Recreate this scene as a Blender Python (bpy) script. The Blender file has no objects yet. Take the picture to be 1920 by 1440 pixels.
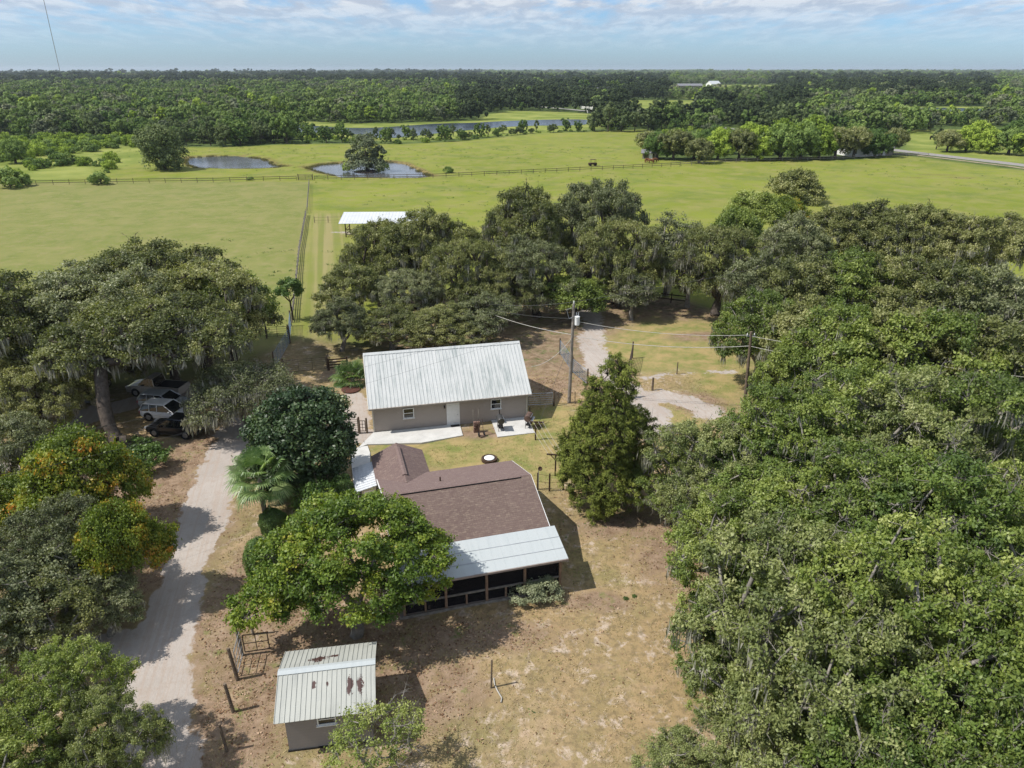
import bpy, math, random
import numpy as np
from math import sin, cos, pi, radians
from mathutils import Vector, Matrix

S = bpy.context.scene
C = S.collection
# ------------------------------------------------------------------ camera
F = 1356.0
PITCH = math.atan((720 - 131) / F)
CAMZ = 28.0
cd = bpy.data.cameras.new('camera')
cam = bpy.data.objects.new('camera', cd)
C.objects.link(cam)
cam.location = (0, 0, CAMZ)
cam.rotation_euler = (pi / 2 - PITCH, 0, 0)
cd.sensor_width = 36.0
cd.lens = 36.0 * F / 1920
cd.clip_start = 0.5
cd.clip_end = 40000
S.camera = cam
# ------------------------------------------------------------------ sun and sky
SUN_EL = radians(53)
SUN_AZ = math.atan2(-0.19, -0.98)          # direction towards the sun in the ground plane
sd = bpy.data.lights.new('sun', 'SUN')
sd.energy = 4.8
sd.angle = radians(0.55)
sd.color = (1.0, 0.955, 0.885)
sun = bpy.data.objects.new('sun', sd)
C.objects.link(sun)
sv = Vector((cos(SUN_EL) * cos(SUN_AZ), cos(SUN_EL) * sin(SUN_AZ), sin(SUN_EL)))
sun.rotation_euler = sv.to_track_quat('Z', 'Y').to_euler()
sun.location = sv * 300
W = bpy.data.worlds.new('World')
S.world = W
W.use_nodes = True
wn, wl = W.node_tree.nodes, W.node_tree.links
wn.clear()
sky = wn.new('ShaderNodeTexSky')
sky.sky_type = 'NISHITA'
sky.sun_disc = False
sky.sun_elevation = SUN_EL
sky.sun_rotation = pi / 2 - SUN_AZ
sky.air_density = 1.0
sky.dust_density = 0.5
sky.ozone_density = 1.6
tc = wn.new('ShaderNodeTexCoord')
sp = wn.new('ShaderNodeSeparateXYZ')
wl.new(tc.outputs['Generated'], sp.inputs[0])
def wm(op, a, b=None, c=None):
    n = wn.new('ShaderNodeMath'); n.operation = op
    for i, v in enumerate((a, b, c)):
        if v is None: continue
        if hasattr(v, 'links'): wl.new(v, n.inputs[i])
        else: n.inputs[i].default_value = v
    return n.outputs[0]
zz = wm('MAXIMUM', sp.outputs[2], 0.0)
zc = wm('ADD', zz, 0.11)
cx, cy = wm('DIVIDE', sp.outputs[0], zc), wm('MULTIPLY', wm('DIVIDE', sp.outputs[1], zc), .5)
cv = wn.new('ShaderNodeCombineXYZ')
wl.new(cx, cv.inputs[0]); wl.new(cy, cv.inputs[1])
def wnoise(scale, det, rough, dist=0.0, off=0.0):
    mp = wn.new('ShaderNodeMapping'); mp.inputs['Location'].default_value = (off, off * .7, 0)
    wl.new(cv.outputs[0], mp.inputs[0])
    n = wn.new('ShaderNodeTexNoise'); n.inputs['Scale'].default_value = scale
    n.inputs['Detail'].default_value = det; n.inputs['Roughness'].default_value = rough
    n.inputs['Distortion'].default_value = dist
    wl.new(mp.outputs[0], n.inputs['Vector'])
    return n.outputs[0]
n1 = wnoise(3.4, 8, .62, .25, 3.1)
n2 = wnoise(0.8, 4, .55, .2, 9.7)
cl = wm('ADD', wm('MULTIPLY', n1, 0.62), wm('MULTIPLY', n2, 0.5))
cr = wn.new('ShaderNodeMapRange'); cr.inputs[1].default_value = 0.44; cr.inputs[2].default_value = 0.59
wl.new(cl, cr.inputs[0])
fade = wn.new('ShaderNodeMapRange'); fade.inputs[1].default_value = 0.018; fade.inputs[2].default_value = 0.075
wl.new(zz, fade.inputs[0])
cmask = wm('MULTIPLY', cr.outputs[0], wm('MULTIPLY', fade.outputs[0], 0.95))
tint = wn.new('ShaderNodeMix'); tint.data_type = 'RGBA'; tint.blend_type = 'MULTIPLY'
tint.inputs[0].default_value = 1.0
wl.new(sky.outputs[0], tint.inputs[6])
tramp = wn.new('ShaderNodeValToRGB')
tramp.color_ramp.elements[0].position = 0.0; tramp.color_ramp.elements[0].color = (0.50, 0.72, 1.12, 1)
tramp.color_ramp.elements[1].position = 0.25; tramp.color_ramp.elements[1].color = (0.62, 0.80, 1.0, 1)
wl.new(zz, tramp.inputs[0]); wl.new(tramp.outputs[0], tint.inputs[7])
n3 = wnoise(5.0, 6, .6, .3, 21.0)
cc = wn.new('ShaderNodeValToRGB')
cc.color_ramp.elements[0].position = 0.42; cc.color_ramp.elements[0].color = (3.7, 4.2, 5.0, 1)
cc.color_ramp.elements[1].position = 0.60; cc.color_ramp.elements[1].color = (5.4, 5.75, 6.2, 1)
wl.new(n3, cc.inputs[0])
mx = wn.new('ShaderNodeMix'); mx.data_type = 'RGBA'
wl.new(cmask, mx.inputs[0]); wl.new(tint.outputs[2], mx.inputs[6]); wl.new(cc.outputs[0], mx.inputs[7])
bg = wn.new('ShaderNodeBackground'); bg.inputs[1].default_value = 0.125
wl.new(mx.outputs[2], bg.inputs[0])
wo = wn.new('ShaderNodeOutputWorld')
wl.new(bg.outputs[0], wo.inputs[0])
S.view_settings.view_transform = 'Standard'
S.view_settings.look = 'None'
S.view_settings.exposure = 0.16
S.view_settings.gamma = 1.0
S.render.engine = 'CYCLES'
S.cycles.max_bounces = 5
S.cycles.diffuse_bounces = 3
S.cycles.glossy_bounces = 2
S.cycles.transmission_bounces = 4
S.cycles.volume_bounces = 0
S.cycles.transparent_max_bounces = 8
S.cycles.caustics_reflective = False
S.cycles.caustics_refractive = False
S.cycles.use_denoising = True
S.cycles.denoiser = 'OPENIMAGEDENOISE'
S.cycles.denoising_prefilter = 'FAST'

# ------------------------------------------------------------------ helpers
_c, _s = cos(PITCH), sin(PITCH)
def G(px, py, z=0.0):
    """point of the plane at height z seen at a photograph pixel"""
    x = (px - 960) / F; y = (py - 720) / F
    f = _c - y * _s; d = _s + y * _c
    t = (CAMZ - z) / d
    return (x * t, f * t)
rnd = random.Random(7)

class MB:
    def __init__(s): s.v = []; s.f = []
    def add(s, vs, fs):
        o = len(s.v); s.v += [tuple(v) for v in vs]; s.f += [tuple(i + o for i in f) for f in fs]; return s
    def box(s, c, d, rz=0.0, M=None):
        x, y, z = [k / 2 for k in d]
        vs = [Vector((a * x, b * y, e * z)) for e in (-1, 1) for a, b in ((-1, -1), (1, -1), (1, 1), (-1, 1))]
        R = M if M is not None else Matrix.Rotation(rz, 3, 'Z')
        vs = [R @ v + Vector(c) for v in vs]
        return s.add(vs, [(3, 2, 1, 0), (4, 5, 6, 7), (0, 1, 5, 4), (1, 2, 6, 5), (2, 3, 7, 6), (3, 0, 4, 7)])
    def tube(s, p0, p1, r0, r1=None, n=8, cap=True):
        r1 = r0 if r1 is None else r1
        p0, p1 = Vector(p0), Vector(p1); d = (p1 - p0)
        if d.length < 1e-6: return s
        q = d.to_track_quat('Z', 'Y'); vs = []
        for p, r in ((p0, r0), (p1, r1)):
            for k in range(n):
                a = 2 * pi * k / n
                vs.append(p + q @ Vector((r * cos(a), r * sin(a), 0)))
        fs = [(k, (k + 1) % n, n + (k + 1) % n, n + k) for k in range(n)]
        if cap: fs += [tuple(range(n - 1, -1, -1)), tuple(range(n, 2 * n))]
        return s.add(vs, fs)
    def path(s, pts, r, n=6):
        for a, b in zip(pts[:-1], pts[1:]): s.tube(a, b, r, r, n)
        return s
    def prism(s, poly, z0, z1):
        n = len(poly)
        vs = [(p[0], p[1], z0) for p in poly] + [(p[0], p[1], z1) for p in poly]
        return s.add(vs, [tuple(range(n - 1, -1, -1)), tuple(range(n, 2 * n))] + [(k, (k + 1) % n, n + (k + 1) % n, n + k) for k in range(n)])
    def slab(s, quad, t):
        """four corners of a plane, thickened downwards by t"""
        q = [Vector(p) for p in quad]; n = (q[1] - q[0]).cross(q[3] - q[0]).normalized()
        if n.z < 0: n = -n
        lo = [p - n * t for p in q]
        return s.add(lo + q, [(3, 2, 1, 0), (4, 5, 6, 7), (0, 1, 5, 4), (1, 2, 6, 5), (2, 3, 7, 6), (3, 0, 4, 7)])
    def lathe(s, prof, c=(0, 0, 0), n=20, M=None):
        vs = []
        for r, z in prof:
            for k in range(n):
                v = Vector((r * cos(2 * pi * k / n), r * sin(2 * pi * k / n), z))
                if M is not None: v = M @ v
                vs.append(v + Vector(c))
        m = len(prof); fs = []
        for i in range(m - 1):
            for k in range(n):
                fs.append((i * n + k, i * n + (k + 1) % n, (i + 1) * n + (k + 1) % n, (i + 1) * n + k))
        fs += [tuple(range(n - 1, -1, -1)), tuple((m - 1) * n + k for k in range(n))]
        return s.add(vs, fs)
    def build(s, name, mat, parent=None, loc=None, rz=None, smooth=False, bevel=0):
        me = bpy.data.meshes.new(name); me.from_pydata(s.v, [], s.f); me.validate()
        import bmesh
        bm = bmesh.new(); bm.from_mesh(me); bmesh.ops.recalc_face_normals(bm, faces=bm.faces); bm.to_mesh(me); bm.free()
        me.materials.append(mat)
        if smooth: me.polygons.foreach_set('use_smooth', [True] * len(me.polygons))
        o = bpy.data.objects.new(name, me); C.objects.link(o)
        if bevel:
            b = o.modifiers.new('b', 'BEVEL'); b.width = bevel; b.segments = 2; b.limit_method = 'ANGLE'
        if parent: o.parent = parent
        if loc: o.location = loc
        if rz is not None: o.rotation_euler.z = rz
        return o

def empty(name, loc=(0, 0, 0), rz=0.0, link=True):
    o = bpy.data.objects.new(name, None); o.location = loc; o.rotation_euler.z = rz; o.empty_display_size = .2
    if link: C.objects.link(o)
    return o
def tag(o, label=None, cat=None, group=None, kind=None):
    if label: o['label'] = label
    if cat: o['category'] = cat
    if group: o['group'] = group
    if kind: o['kind'] = kind
    return o
def copy_tree(o, parent=None):
    c = o.copy(); C.objects.link(c)
    if parent: c.parent = parent
    for ch in o.children: copy_tree(ch, c)
    return c

def fast(name, V, Q, mat, attr=None, smooth=False, col=None, k=4):
    """mesh from numpy arrays of vertices and k-sided faces"""
    me = bpy.data.meshes.new(name)
    V = np.ascontiguousarray(V, dtype=np.float32); Q = np.ascontiguousarray(Q, dtype=np.int32)
    me.vertices.add(len(V)); me.vertices.foreach_set('co', V.ravel())
    me.loops.add(Q.size); me.loops.foreach_set('vertex_index', Q.ravel())
    me.polygons.add(len(Q)); me.polygons.foreach_set('loop_start', np.arange(0, Q.size, k, dtype=np.int32))
    me.polygons.foreach_set('loop_total', np.full(len(Q), k, dtype=np.int32))
    me.polygons.foreach_set('use_smooth', np.full(len(Q), smooth, dtype=bool))
    me.update(calc_edges=True)
    for kk, v in (attr or {}).items():
        a = me.attributes.new(kk, 'FLOAT', 'POINT'); a.data.foreach_set('value', np.asarray(v, dtype=np.float32).ravel())
    for kk, v in (col or {}).items():
        a = me.attributes.new(kk, 'FLOAT_COLOR', 'POINT'); a.data.foreach_set('color', np.asarray(v, dtype=np.float32).ravel())
    if mat: me.materials.append(mat)
    return me

# ------------------------------------------------------------------ materials
class NT:
    def __init__(s, name):
        s.m = bpy.data.materials.new(name); s.m.use_nodes = True
        s.n, s.l = s.m.node_tree.nodes, s.m.node_tree.links
        s.n.clear(); s.out = s.n.new('ShaderNodeOutputMaterial')
        s.tc = None
    def put(s, sock, v):
        if hasattr(v, 'links'): s.l.new(v, sock)
        elif isinstance(v, (tuple, list)) and len(v) == 3 and sock.type == 'RGBA': sock.default_value = (*v, 1)
        else: sock.default_value = v
    def co(s, kind='Object'):
        if not s.tc: s.tc = s.n.new('ShaderNodeTexCoord')
        return s.tc.outputs[kind]
    def noise(s, scale, det=4, rough=.55, dist=0, vec=None, mul=None):
        v = vec if vec is not None else s.co()
        if mul:
            mp = s.n.new('ShaderNodeMapping'); mp.inputs['Scale'].default_value = mul; s.l.new(v, mp.inputs[0]); v = mp.outputs[0]
        n = s.n.new('ShaderNodeTexNoise'); s.l.new(v, n.inputs['Vector'])
        n.inputs['Scale'].default_value = scale; n.inputs['Detail'].default_value = det
        n.inputs['Roughness'].default_value = rough; n.inputs['Distortion'].default_value = dist
        return n.outputs[0]
    def math(s, op, a, b=None, c=None, clamp=False):
        n = s.n.new('ShaderNodeMath'); n.operation = op; n.use_clamp = clamp
        for i, v in enumerate((a, b, c)):
            if v is not None: s.put(n.inputs[i], v)
        return n.outputs[0]
    def rng(s, v, a, b, c=0, d=1, smooth=False):
        n = s.n.new('ShaderNodeMapRange')
        if smooth: n.interpolation_type = 'SMOOTHSTEP'
        s.l.new(v, n.inputs[0])
        for i, k in enumerate((a, b, c, d)): n.inputs[i + 1].default_value = k
        return n.outputs[0]
    def mix(s, f, a, b, mode='MIX'):
        n = s.n.new('ShaderNodeMix'); n.data_type = 'RGBA'; n.blend_type = mode
        s.put(n.inputs[0], f); s.put(n.inputs[6], a); s.put(n.inputs[7], b)
        return n.outputs[2]
    def ramp(s, v, stops):
        n = s.n.new('ShaderNodeValToRGB'); e = n.color_ramp.elements
        while len(e) < len(stops): e.new(0.5)
        for k, (p, c) in zip(e, stops): k.position = p; k.color = (*c, 1)
        s.l.new(v, n.inputs[0]); return n.outputs[0]
    def attr(s, name, out='Fac'):
        n = s.n.new('ShaderNodeAttribute'); n.attribute_name = name; return n.outputs[out]
    def bump(s, h, strength=.3, dist=.02):
        n = s.n.new('ShaderNodeBump'); n.inputs['Strength'].default_value = strength; n.inputs['Distance'].default_value = dist
        s.l.new(h, n.inputs['Height']); return n.outputs[0]
    def principled(s, col, rough=.6, spec=.4, metal=0.0, normal=None):
        n = s.n.new('ShaderNodeBsdfPrincipled')
        s.put(n.inputs['Base Color'], col); s.put(n.inputs['Roughness'], rough)
        n.inputs['Specular IOR Level'].default_value = spec; n.inputs['Metallic'].default_value = metal
        if normal is not None: s.l.new(normal, n.inputs['Normal'])
        return n.outputs[0]
    def done(s, sh):
        s.l.new(sh, s.out.inputs[0]); return s.m

def simple(name, col, rough=.6, spec=.4, metal=0.0, var=.25, scale=3.0, col2=None, bump=0):
    t = NT(name); n = t.noise(scale, 5, .6)
    c2 = col2 if col2 else tuple(k * (1 - var) for k in col)
    c = t.mix(t.rng(n, .35, .65), col, c2)
    nr = t.bump(t.noise(scale * 6, 3, .6), bump, .02) if bump else None
    return t.done(t.principled(c, rough, spec, metal, nr))

LB = 1.28
def leafmat(name, stops, trans=.22, rough=.5, spec=.35, orand=.4):
    """leaf colour runs over stops with the leaf's own tint"""
    t = NT(name); a = t.attr('tint'); stops = [(p_, tuple(k * LB for k in c_)) for p_, c_ in stops]
    oi = t.n.new('ShaderNodeObjectInfo')
    v = t.math('ADD', a, t.math('MULTIPLY', t.math('SUBTRACT', oi.outputs['Random'], .5), orand), clamp=True)
    c = t.ramp(v, stops)
    p = t.principled(c, rough, spec)
    tr = t.n.new('ShaderNodeBsdfTranslucent')
    c2 = t.mix(1.0, c, (1.4, 1.5, .6), 'MULTIPLY'); t.l.new(c2, tr.inputs[0])
    m = t.n.new('ShaderNodeMixShader'); m.inputs[0].default_value = trans
    t.l.new(p, m.inputs[1]); t.l.new(tr.outputs[0], m.inputs[2])
    return t.done(m.outputs[0])

M = {}
M['bark'] = simple('bark', (.115, .095, .08), .9, .1, var=.5, scale=4, bump=.6)
M['bark_pale'] = simple('bark_pale', (.30, .275, .24), .9, .1, var=.5, scale=3, bump=.6)
M['moss'] = leafmat('moss', [(0, (.14, .14, .11)), (.5, (.22, .215, .175)), (1, (.31, .30, .25))], .15, .9, .05)
M['oak_bright'] = leafmat('oak_bright', [(0, (.045, .068, .016)), (.35, (.10, .140, .032)), (.7, (.185, .225, .048)), (1, (.32, .345, .12))], .28)
M['oak_soft'] = leafmat('oak_soft', [(0, (.05, .066, .022)), (.35, (.10, .125, .042)), (.7, (.18, .205, .07)), (1, (.31, .32, .14))], .26)
M['oak_deep'] = leafmat('oak_deep', [(0, (.032, .056, .014)), (.35, (.07, .11, .024)), (.7, (.135, .185, .038)), (1, (.27, .31, .10))], .26)
M['oak_olive'] = leafmat('oak_olive', [(0, (.048, .060, .022)), (.35, (.115, .13, .042)), (.7, (.205, .21, .078)), (1, (.33, .325, .15))], .26)
M['oak_grey'] = leafmat('oak_grey', [(0, (.055, .064, .03)), (.35, (.10, .115, .052)), (.7, (.17, .185, .09)), (1, (.28, .285, .16))], .22)
M['yellow'] = leafmat('yellow', [(0, (.035, .066, .012)), (.4, (.085, .135, .018)), (.75, (.19, .235, .03)), (1, (.36, .28, .05))], .28, orand=0)
M['orange'] = leafmat('orange', [(0, (.05, .08, .012)), (.4, (.11, .15, .02)), (.66, (.20, .225, .03)), (.80, (.34, .24, .03)), (1, (.5, .14, .03))], .25, orand=.1)
M['magnolia'] = leafmat('magnolia', [(0, (.018, .038, .014)), (.5, (.045, .078, .024)), (.85, (.11, .14, .05)), (1, (.24, .25, .13))], .14, .45, .45)
M['cedar'] = leafmat('cedar', [(0, (.045, .062, .014)), (.4, (.11, .135, .028)), (.8, (.20, .225, .045)), (1, (.30, .31, .09))], .15, .7, .2, 0)
M['palmleaf'] = leafmat('palmleaf', [(0, (.07, .13, .035)), (.5, (.18, .25, .09)), (1, (.36, .40, .2))], .25, .4, .5)
M['hedge'] = leafmat('hedge', [(0, (.03, .06, .015)), (.5, (.075, .13, .03)), (1, (.16, .22, .05))], .2)
M['sage'] = leafmat('sage', [(0, (.14, .16, .09)), (.5, (.24, .26, .15)), (1, (.36, .37, .24))], .15)
M['wood_a'] = leafmat('wood_a', [(0, (.045, .066, .026)), (.5, (.085, .115, .044)), (1, (.15, .18, .075))], .15, .7, .15, .6)
M['wood_b'] = leafmat('wood_b', [(0, (.045, .085, .022)), (.5, (.10, .155, .04)), (1, (.19, .25, .07))], .18, .7, .15, .6)
M['wood_c'] = leafmat('wood_c', [(0, (.08, .10, .055)), (.5, (.13, .15, .085)), (1, (.2, .21, .12))], .12, .7, .15, .6)
M['wood_d'] = leafmat('wood_d', [(0, (.09, .14, .02)), (.5, (.19, .26, .04)), (1, (.30, .37, .06))], .2, .7, .15, .5)
# ------------------------------------------------------------------ ground
def unit(v): return v / (np.linalg.norm(v, axis=-1, keepdims=True) + 1e-9)
def pxpoly(pts): return np.array([G(*p) for p in pts])
def seg_dist(X, Y, pts, closed=True):
    d = np.full(X.shape, 1e9); n = len(pts); ins = np.zeros(X.shape, bool)
    for i in range(n if closed else n - 1):
        x0, y0 = pts[i]; x1, y1 = pts[(i + 1) % n]
        dx, dy = x1 - x0, y1 - y0
        t = np.clip(((X - x0) * dx + (Y - y0) * dy) / (dx * dx + dy * dy + 1e-9), 0, 1)
        d = np.minimum(d, np.hypot(X - x0 - t * dx, Y - y0 - t * dy))
        if closed:
            c = ((y0 > Y) != (y1 > Y)) & (X < (x1 - x0) * (Y - y0) / (y1 - y0 + 1e-12) + x0)
            ins ^= c
    return np.where(ins, -d, d) if closed else d
def sstep(a, b, v):
    t = np.clip((v - a) / (b - a), 0, 1); return t * t * (3 - 2 * t)
_rs = np.random.RandomState(5)
_W = [(_rs.normal(size=2) * f, _rs.uniform(0, 6.28), 1 / (1 + f) ** .6) for f in np.geomspace(.06, 3.2, 34)]
def fbm(X, Y, lo=0, hi=99):
    r = 0; tot = 0
    for i, (k, p, a) in enumerate(_W):
        if lo <= i <= hi: r = r + a * np.sin(k[0] * X + k[1] * Y + p + 1.7 * np.sin(k[1] * X * .6 - k[0] * Y * .7 + p)); tot += a
    return r / tot * 2.2

POND_A = pxpoly([(346, 300), (352, 294), (400, 291), (450, 291), (492, 296), (508, 303), (512, 307), (538, 311), (500, 315), (440, 316), (370, 314), (350, 308)])
POND_B = pxpoly([(574, 313), (600, 307), (640, 304), (680, 302), (730, 302), (756, 305), (780, 316), (812, 330), (780, 333), (720, 333), (650, 332), (605, 324)])
RIVER = pxpoly([(545, 232), (575, 234), (600, 237), (650, 240), (700, 240), (760, 236), (830, 231), (880, 231), (945, 227), (1040, 224), (1110, 224), (1108, 234), (1040, 236), (1010, 235), (930, 239), (870, 245), (800, 252), (755, 258), (705, 259), (672, 252), (640, 250), (600, 250), (540, 248)])
LAKE = pxpoly([(1688, 203), (1740, 201.5), (1800, 202.5), (1850, 205), (1846, 208.5), (1780, 209), (1720, 208), (1692, 206.5)])
MARSH = pxpoly([(540, 226), (650, 232), (760, 231), (900, 226), (905, 215), (960, 208), (1060, 210), (1120, 215), (1130, 240), (1030, 250), (760, 266), (560, 256)])
PASTURE = pxpoly([(-3000, 345), (-400, 345), (60, 300), (200, 282), (290, 276), (420, 276), (560, 270), (760, 270), (860, 265), (1010, 250), (1210, 243), (1230, 300), (1600, 300), (1700, 292), (1920, 320), (2600, 372), (2600, 520), (1700, 640), (1240, 560), (900, 640), (660, 640), (500, 720), (-400, 800), (-3000, 800)])
LANE_L = pxpoly([(-3000, 342), (580, 341), (545, 640), (520, 700), (-3000, 800)])
LANE_N = pxpoly([(578, 400), (640, 400), (660, 560), (640, 640), (548, 650)])
YARD = pxpoly([(440, 1500), (-1200, 1500), (-1200, 860), (-100, 800), (220, 720), (440, 700), (560, 640), (1020, 700), (1280, 600), (1420, 640), (1430, 800), (1300, 900), (1400, 1500)])
BACKYARD = pxpoly([(690, 830), (870, 812), (1010, 760), (1080, 760), (1090, 900), (1010, 920), (810, 880), (700, 870)])
CLEAR = pxpoly([(1110, 640), (1150, 585), (1370, 585), (1420, 700), (1400, 760), (1340, 800), (1290, 690), (1200, 700)])
YARD = np.concatenate([YARD[:1], [(-6, -40), (-90, -40), (-90, 40)], YARD[3:-1], [(19, 22), (19, -40)]])
CLEAR2 = pxpoly([(1225, 790), (1255, 752), (1330, 790), (1340, 850), (1240, 850)])
DARKSOIL = pxpoly([(700, 648), (690, 600), (760, 565), (1080, 545), (1290, 560), (1360, 600), (1200, 598), (1110, 640), (1100, 730), (1000, 720)])
FIELDS = [pxpoly(p) for p in ([(1175, 188), (1302, 188), (1312, 228), (1225, 234), (1180, 226)], [(1368, 194), (1440, 194), (1445, 224), (1366, 224)], [(1250, 159), (1460, 159), (1460, 180), (1250, 181)],
    [(1680, 200), (1860, 200), (1870, 230), (1690, 230)], [(-250, 133.6), (420, 134.4), (640, 136.4), (640, 140.5), (300, 141), (-250, 140.5)], [(-500, 346), (60, 343), (160, 332), (280, 300), (285, 278), (120, 264), (-500, 262)], [(1000, 140.5), (1140, 141), (1140, 144), (1000, 144)], [(1690, 243), (2400, 243), (2400, 380), (1920, 308), (1700, 284)])]
ROAD = [(np.array([G(*p) for p in [(305, 1520), (300, 1400), (300, 1300), (312, 1180), (345, 1080), (378, 985), (405, 900), (440, 830), (455, 770), (420, 720)]]), 1.62),
        (np.array([G(*p) for p in [(300, 1215), (220, 1205), (120, 1190), (-60, 1160)]]), 1.1),
        (np.array([G(*p) for p in [(-80, 905), (40, 865), (110, 800), (190, 765), (300, 745), (420, 735)]]), 1.5)]
SAND = [(np.array([G(*p) for p in [(1200, 745), (1130, 700), (1105, 640), (1110, 600), (1090, 572)]]), 1.5),
        (np.array([G(*p) for p in [(1160, 770), (1230, 742), (1290, 750), (1325, 775)]]), 1.5),
        (np.array([G(*p) for p in [(1215, 765), (1222, 800)]]), 1.6),
        (np.array([G(*p) for p in [(1200, 710), (1290, 700), (1375, 697)]]), .35),
        (np.array([G(*p) for p in [(668, 738), (672, 770), (680, 800), (675, 820)]]), 1.0),
        (np.array([G(*p) for p in [(300, 1215), (340, 1170)]]), 1.0)]
LITTER = [(-30, 47, 7, 6), (-24, 51, 5, 4), (-25, 43, 5, 6), (-21, 38, 3, 6), (-9, 30, 5, 4), (-12.5, 29, 2.4, 5), (-3, 30.5, 6, 1.6), (4.5, 33, 2.4, .9), (-4.5, 27, 3.2, 3.6), (10.5, 37, 3, 3.4), (9, 40.5, 5, 1.6),
          (14, 31, 2.6, 5), (-16, 33, 2, 7), (-20, 55, 3, 4), (-2.4, 54.4, 2.6, 1.3), (-13, 25, 3.5, 4.5), (-15.5, 67, 4, 2.5), (22, 78, 5, 2), (17, 60, 3, 3), (3.5, 65, 4, 4), (18, 20, 5, 6)]
GARB_REC = None
def hz(x, y):
    """ground height: nearly flat, with the two ponds sunk into the pasture"""
    x = np.asarray(x, float); y = np.asarray(y, float)
    z = .035 * np.sin(x * .31 + 1.3) * np.sin(y * .27) + .02 * np.sin(x * .9 + y * .7)
    z = z * np.clip((330 - y) / 100, 0, 1)
    return z if z.ndim else float(z)

def axis(parts):
    out = []
    for a, b, st in parts: out.append(np.arange(a, b, st))
    return np.concatenate(out)
gx = axis([(-30000, -3000, 3000), (-3000, -600, 200), (-600, -240, 12), (-240, -60, 3), (-60, -44, .8), (-44, 40, .26), (40, 64, .8), (64, 240, 3), (240, 600, 12), (600, 3000, 200), (3000, 30001, 3000)])
gy = axis([(-200, 0, 20), (0, 18, 2), (18, 68, .26), (68, 100, .6), (100, 200, 2), (200, 262, .9), (262, 420, 4), (420, 800, 12), (800, 3000, 100), (3000, 30001, 3000)])
GX, GY = np.meshgrid(gx, gy)
nz = fbm(GX, GY, 8, 33); nzl = fbm(GX, GY, 0, 14)
wx, wy = GX + .55 * fbm(GX + 50, GY, 12, 33), GY + .55 * fbm(GX, GY + 90, 12, 33)
dA, dB = seg_dist(GX, GY, POND_A), seg_dist(GX, GY, POND_B)
dpond = np.minimum(dA, dB)
Z = hz(GX, GY) - 1.1 * sstep(1.6, -1.2, dpond) + .12 * sstep(4, 1.5, dpond) * sstep(-.5, 1.5, dpond)
road_d = np.full(GX.shape, 1e9)
for pts, w in ROAD: road_d = np.minimum(road_d, seg_dist(wx, wy, pts, False) - w)
sand_d = np.full(GX.shape, 1e9)
for pts, w in SAND: sand_d = np.minimum(sand_d, seg_dist(wx, wy, pts, False) - w)
m_road = sstep(.6, -.6, road_d + .8 * nz)
m_sand = np.maximum(m_road, sstep(.9, -.7, sand_d + .9 * nz) * .72)
m_yard = sstep(2.5, -2, seg_dist(GX, GY, YARD) + 1.2 * nzl)
m_back = np.maximum(sstep(1.5, -1.5, seg_dist(wx, wy, BACKYARD) + .6 * nz), sstep(2.2, -1.5, seg_dist(wx, wy, CLEAR) + 1.2 * nzl))
m_back = np.maximum(m_back, sstep(1.0, -1.0, seg_dist(wx, wy, CLEAR2)))
m_back = np.maximum(m_back, .9 * sstep(1.5, .5, np.hypot(wx - 11.2, (wy - 32.4)) + .3 * nz))
m_lit = np.zeros(GX.shape)
for x, y, rx, ry in LITTER: m_lit = np.maximum(m_lit, sstep(1.25, .55, np.hypot((wx - x) / rx, (wy - y) / ry) + .18 * nz))
m_lit = np.maximum(m_lit, sstep(1.5, -1.5, seg_dist(wx, wy, DARKSOIL) + nzl) * .9)
m_past = sstep(3, -3, seg_dist(GX, GY, PASTURE)) * (1 - m_yard)
m_lane = sstep(1.2, -.6, seg_dist(GX, GY, LANE_L))
m_laneN = sstep(3, -5, seg_dist(GX, GY, LANE_N) + nzl * 2)
m_marsh = sstep(6, -6, seg_dist(GX, GY, MARSH))
for f_ in FIELDS: m_marsh = np.maximum(m_marsh, sstep(4, -4, seg_dist(GX, GY, f_)))
m_weed = np.zeros(GX.shape)
for p_ in [(1765, 328, 7, 3), (1722, 333, 4, 2.4), (1800, 333, 5, 2.6), (1780, 341, 3, 1.5)]:
    q_ = G(*p_[:2]); m_weed = np.maximum(m_weed, .5 * sstep(1.1, .3, np.hypot((GX - q_[0]) / p_[2], (GY - q_[1]) / p_[3]) + .5 * nz))
m_bank = sstep(2.4, .4, np.abs(dpond - .3) + .5 * nz) * (dpond > -2)
m_bank = np.maximum(m_bank, m_weed)
shed_ring = sstep(1.15, .8, np.hypot((GX + 30) / 4.5, (GY - 136) / 2.2) + .1 * nz)
m_sand = np.maximum(m_sand, .6 * shed_ring)
m_near = ((GY < 110) & (np.abs(GX) < 90)).astype(float)
vid = np.arange(GX.size).reshape(GX.shape)
V = np.stack([GX.ravel(), GY.ravel(), Z.ravel()], 1)
Qg = np.stack([vid[:-1, :-1], vid[:-1, 1:], vid[1:, 1:], vid[1:, :-1]], -1).reshape(-1, 4)
one = np.ones(GX.size)
cA = np.stack([m_yard.ravel(), m_sand.ravel(), m_lit.ravel(), one], 1)
cB = np.stack([m_past.ravel(), m_back.ravel(), m_marsh.ravel(), one], 1)
cC = np.stack([m_lane.ravel(), m_bank.ravel(), m_laneN.ravel(), one], 1)
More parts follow.
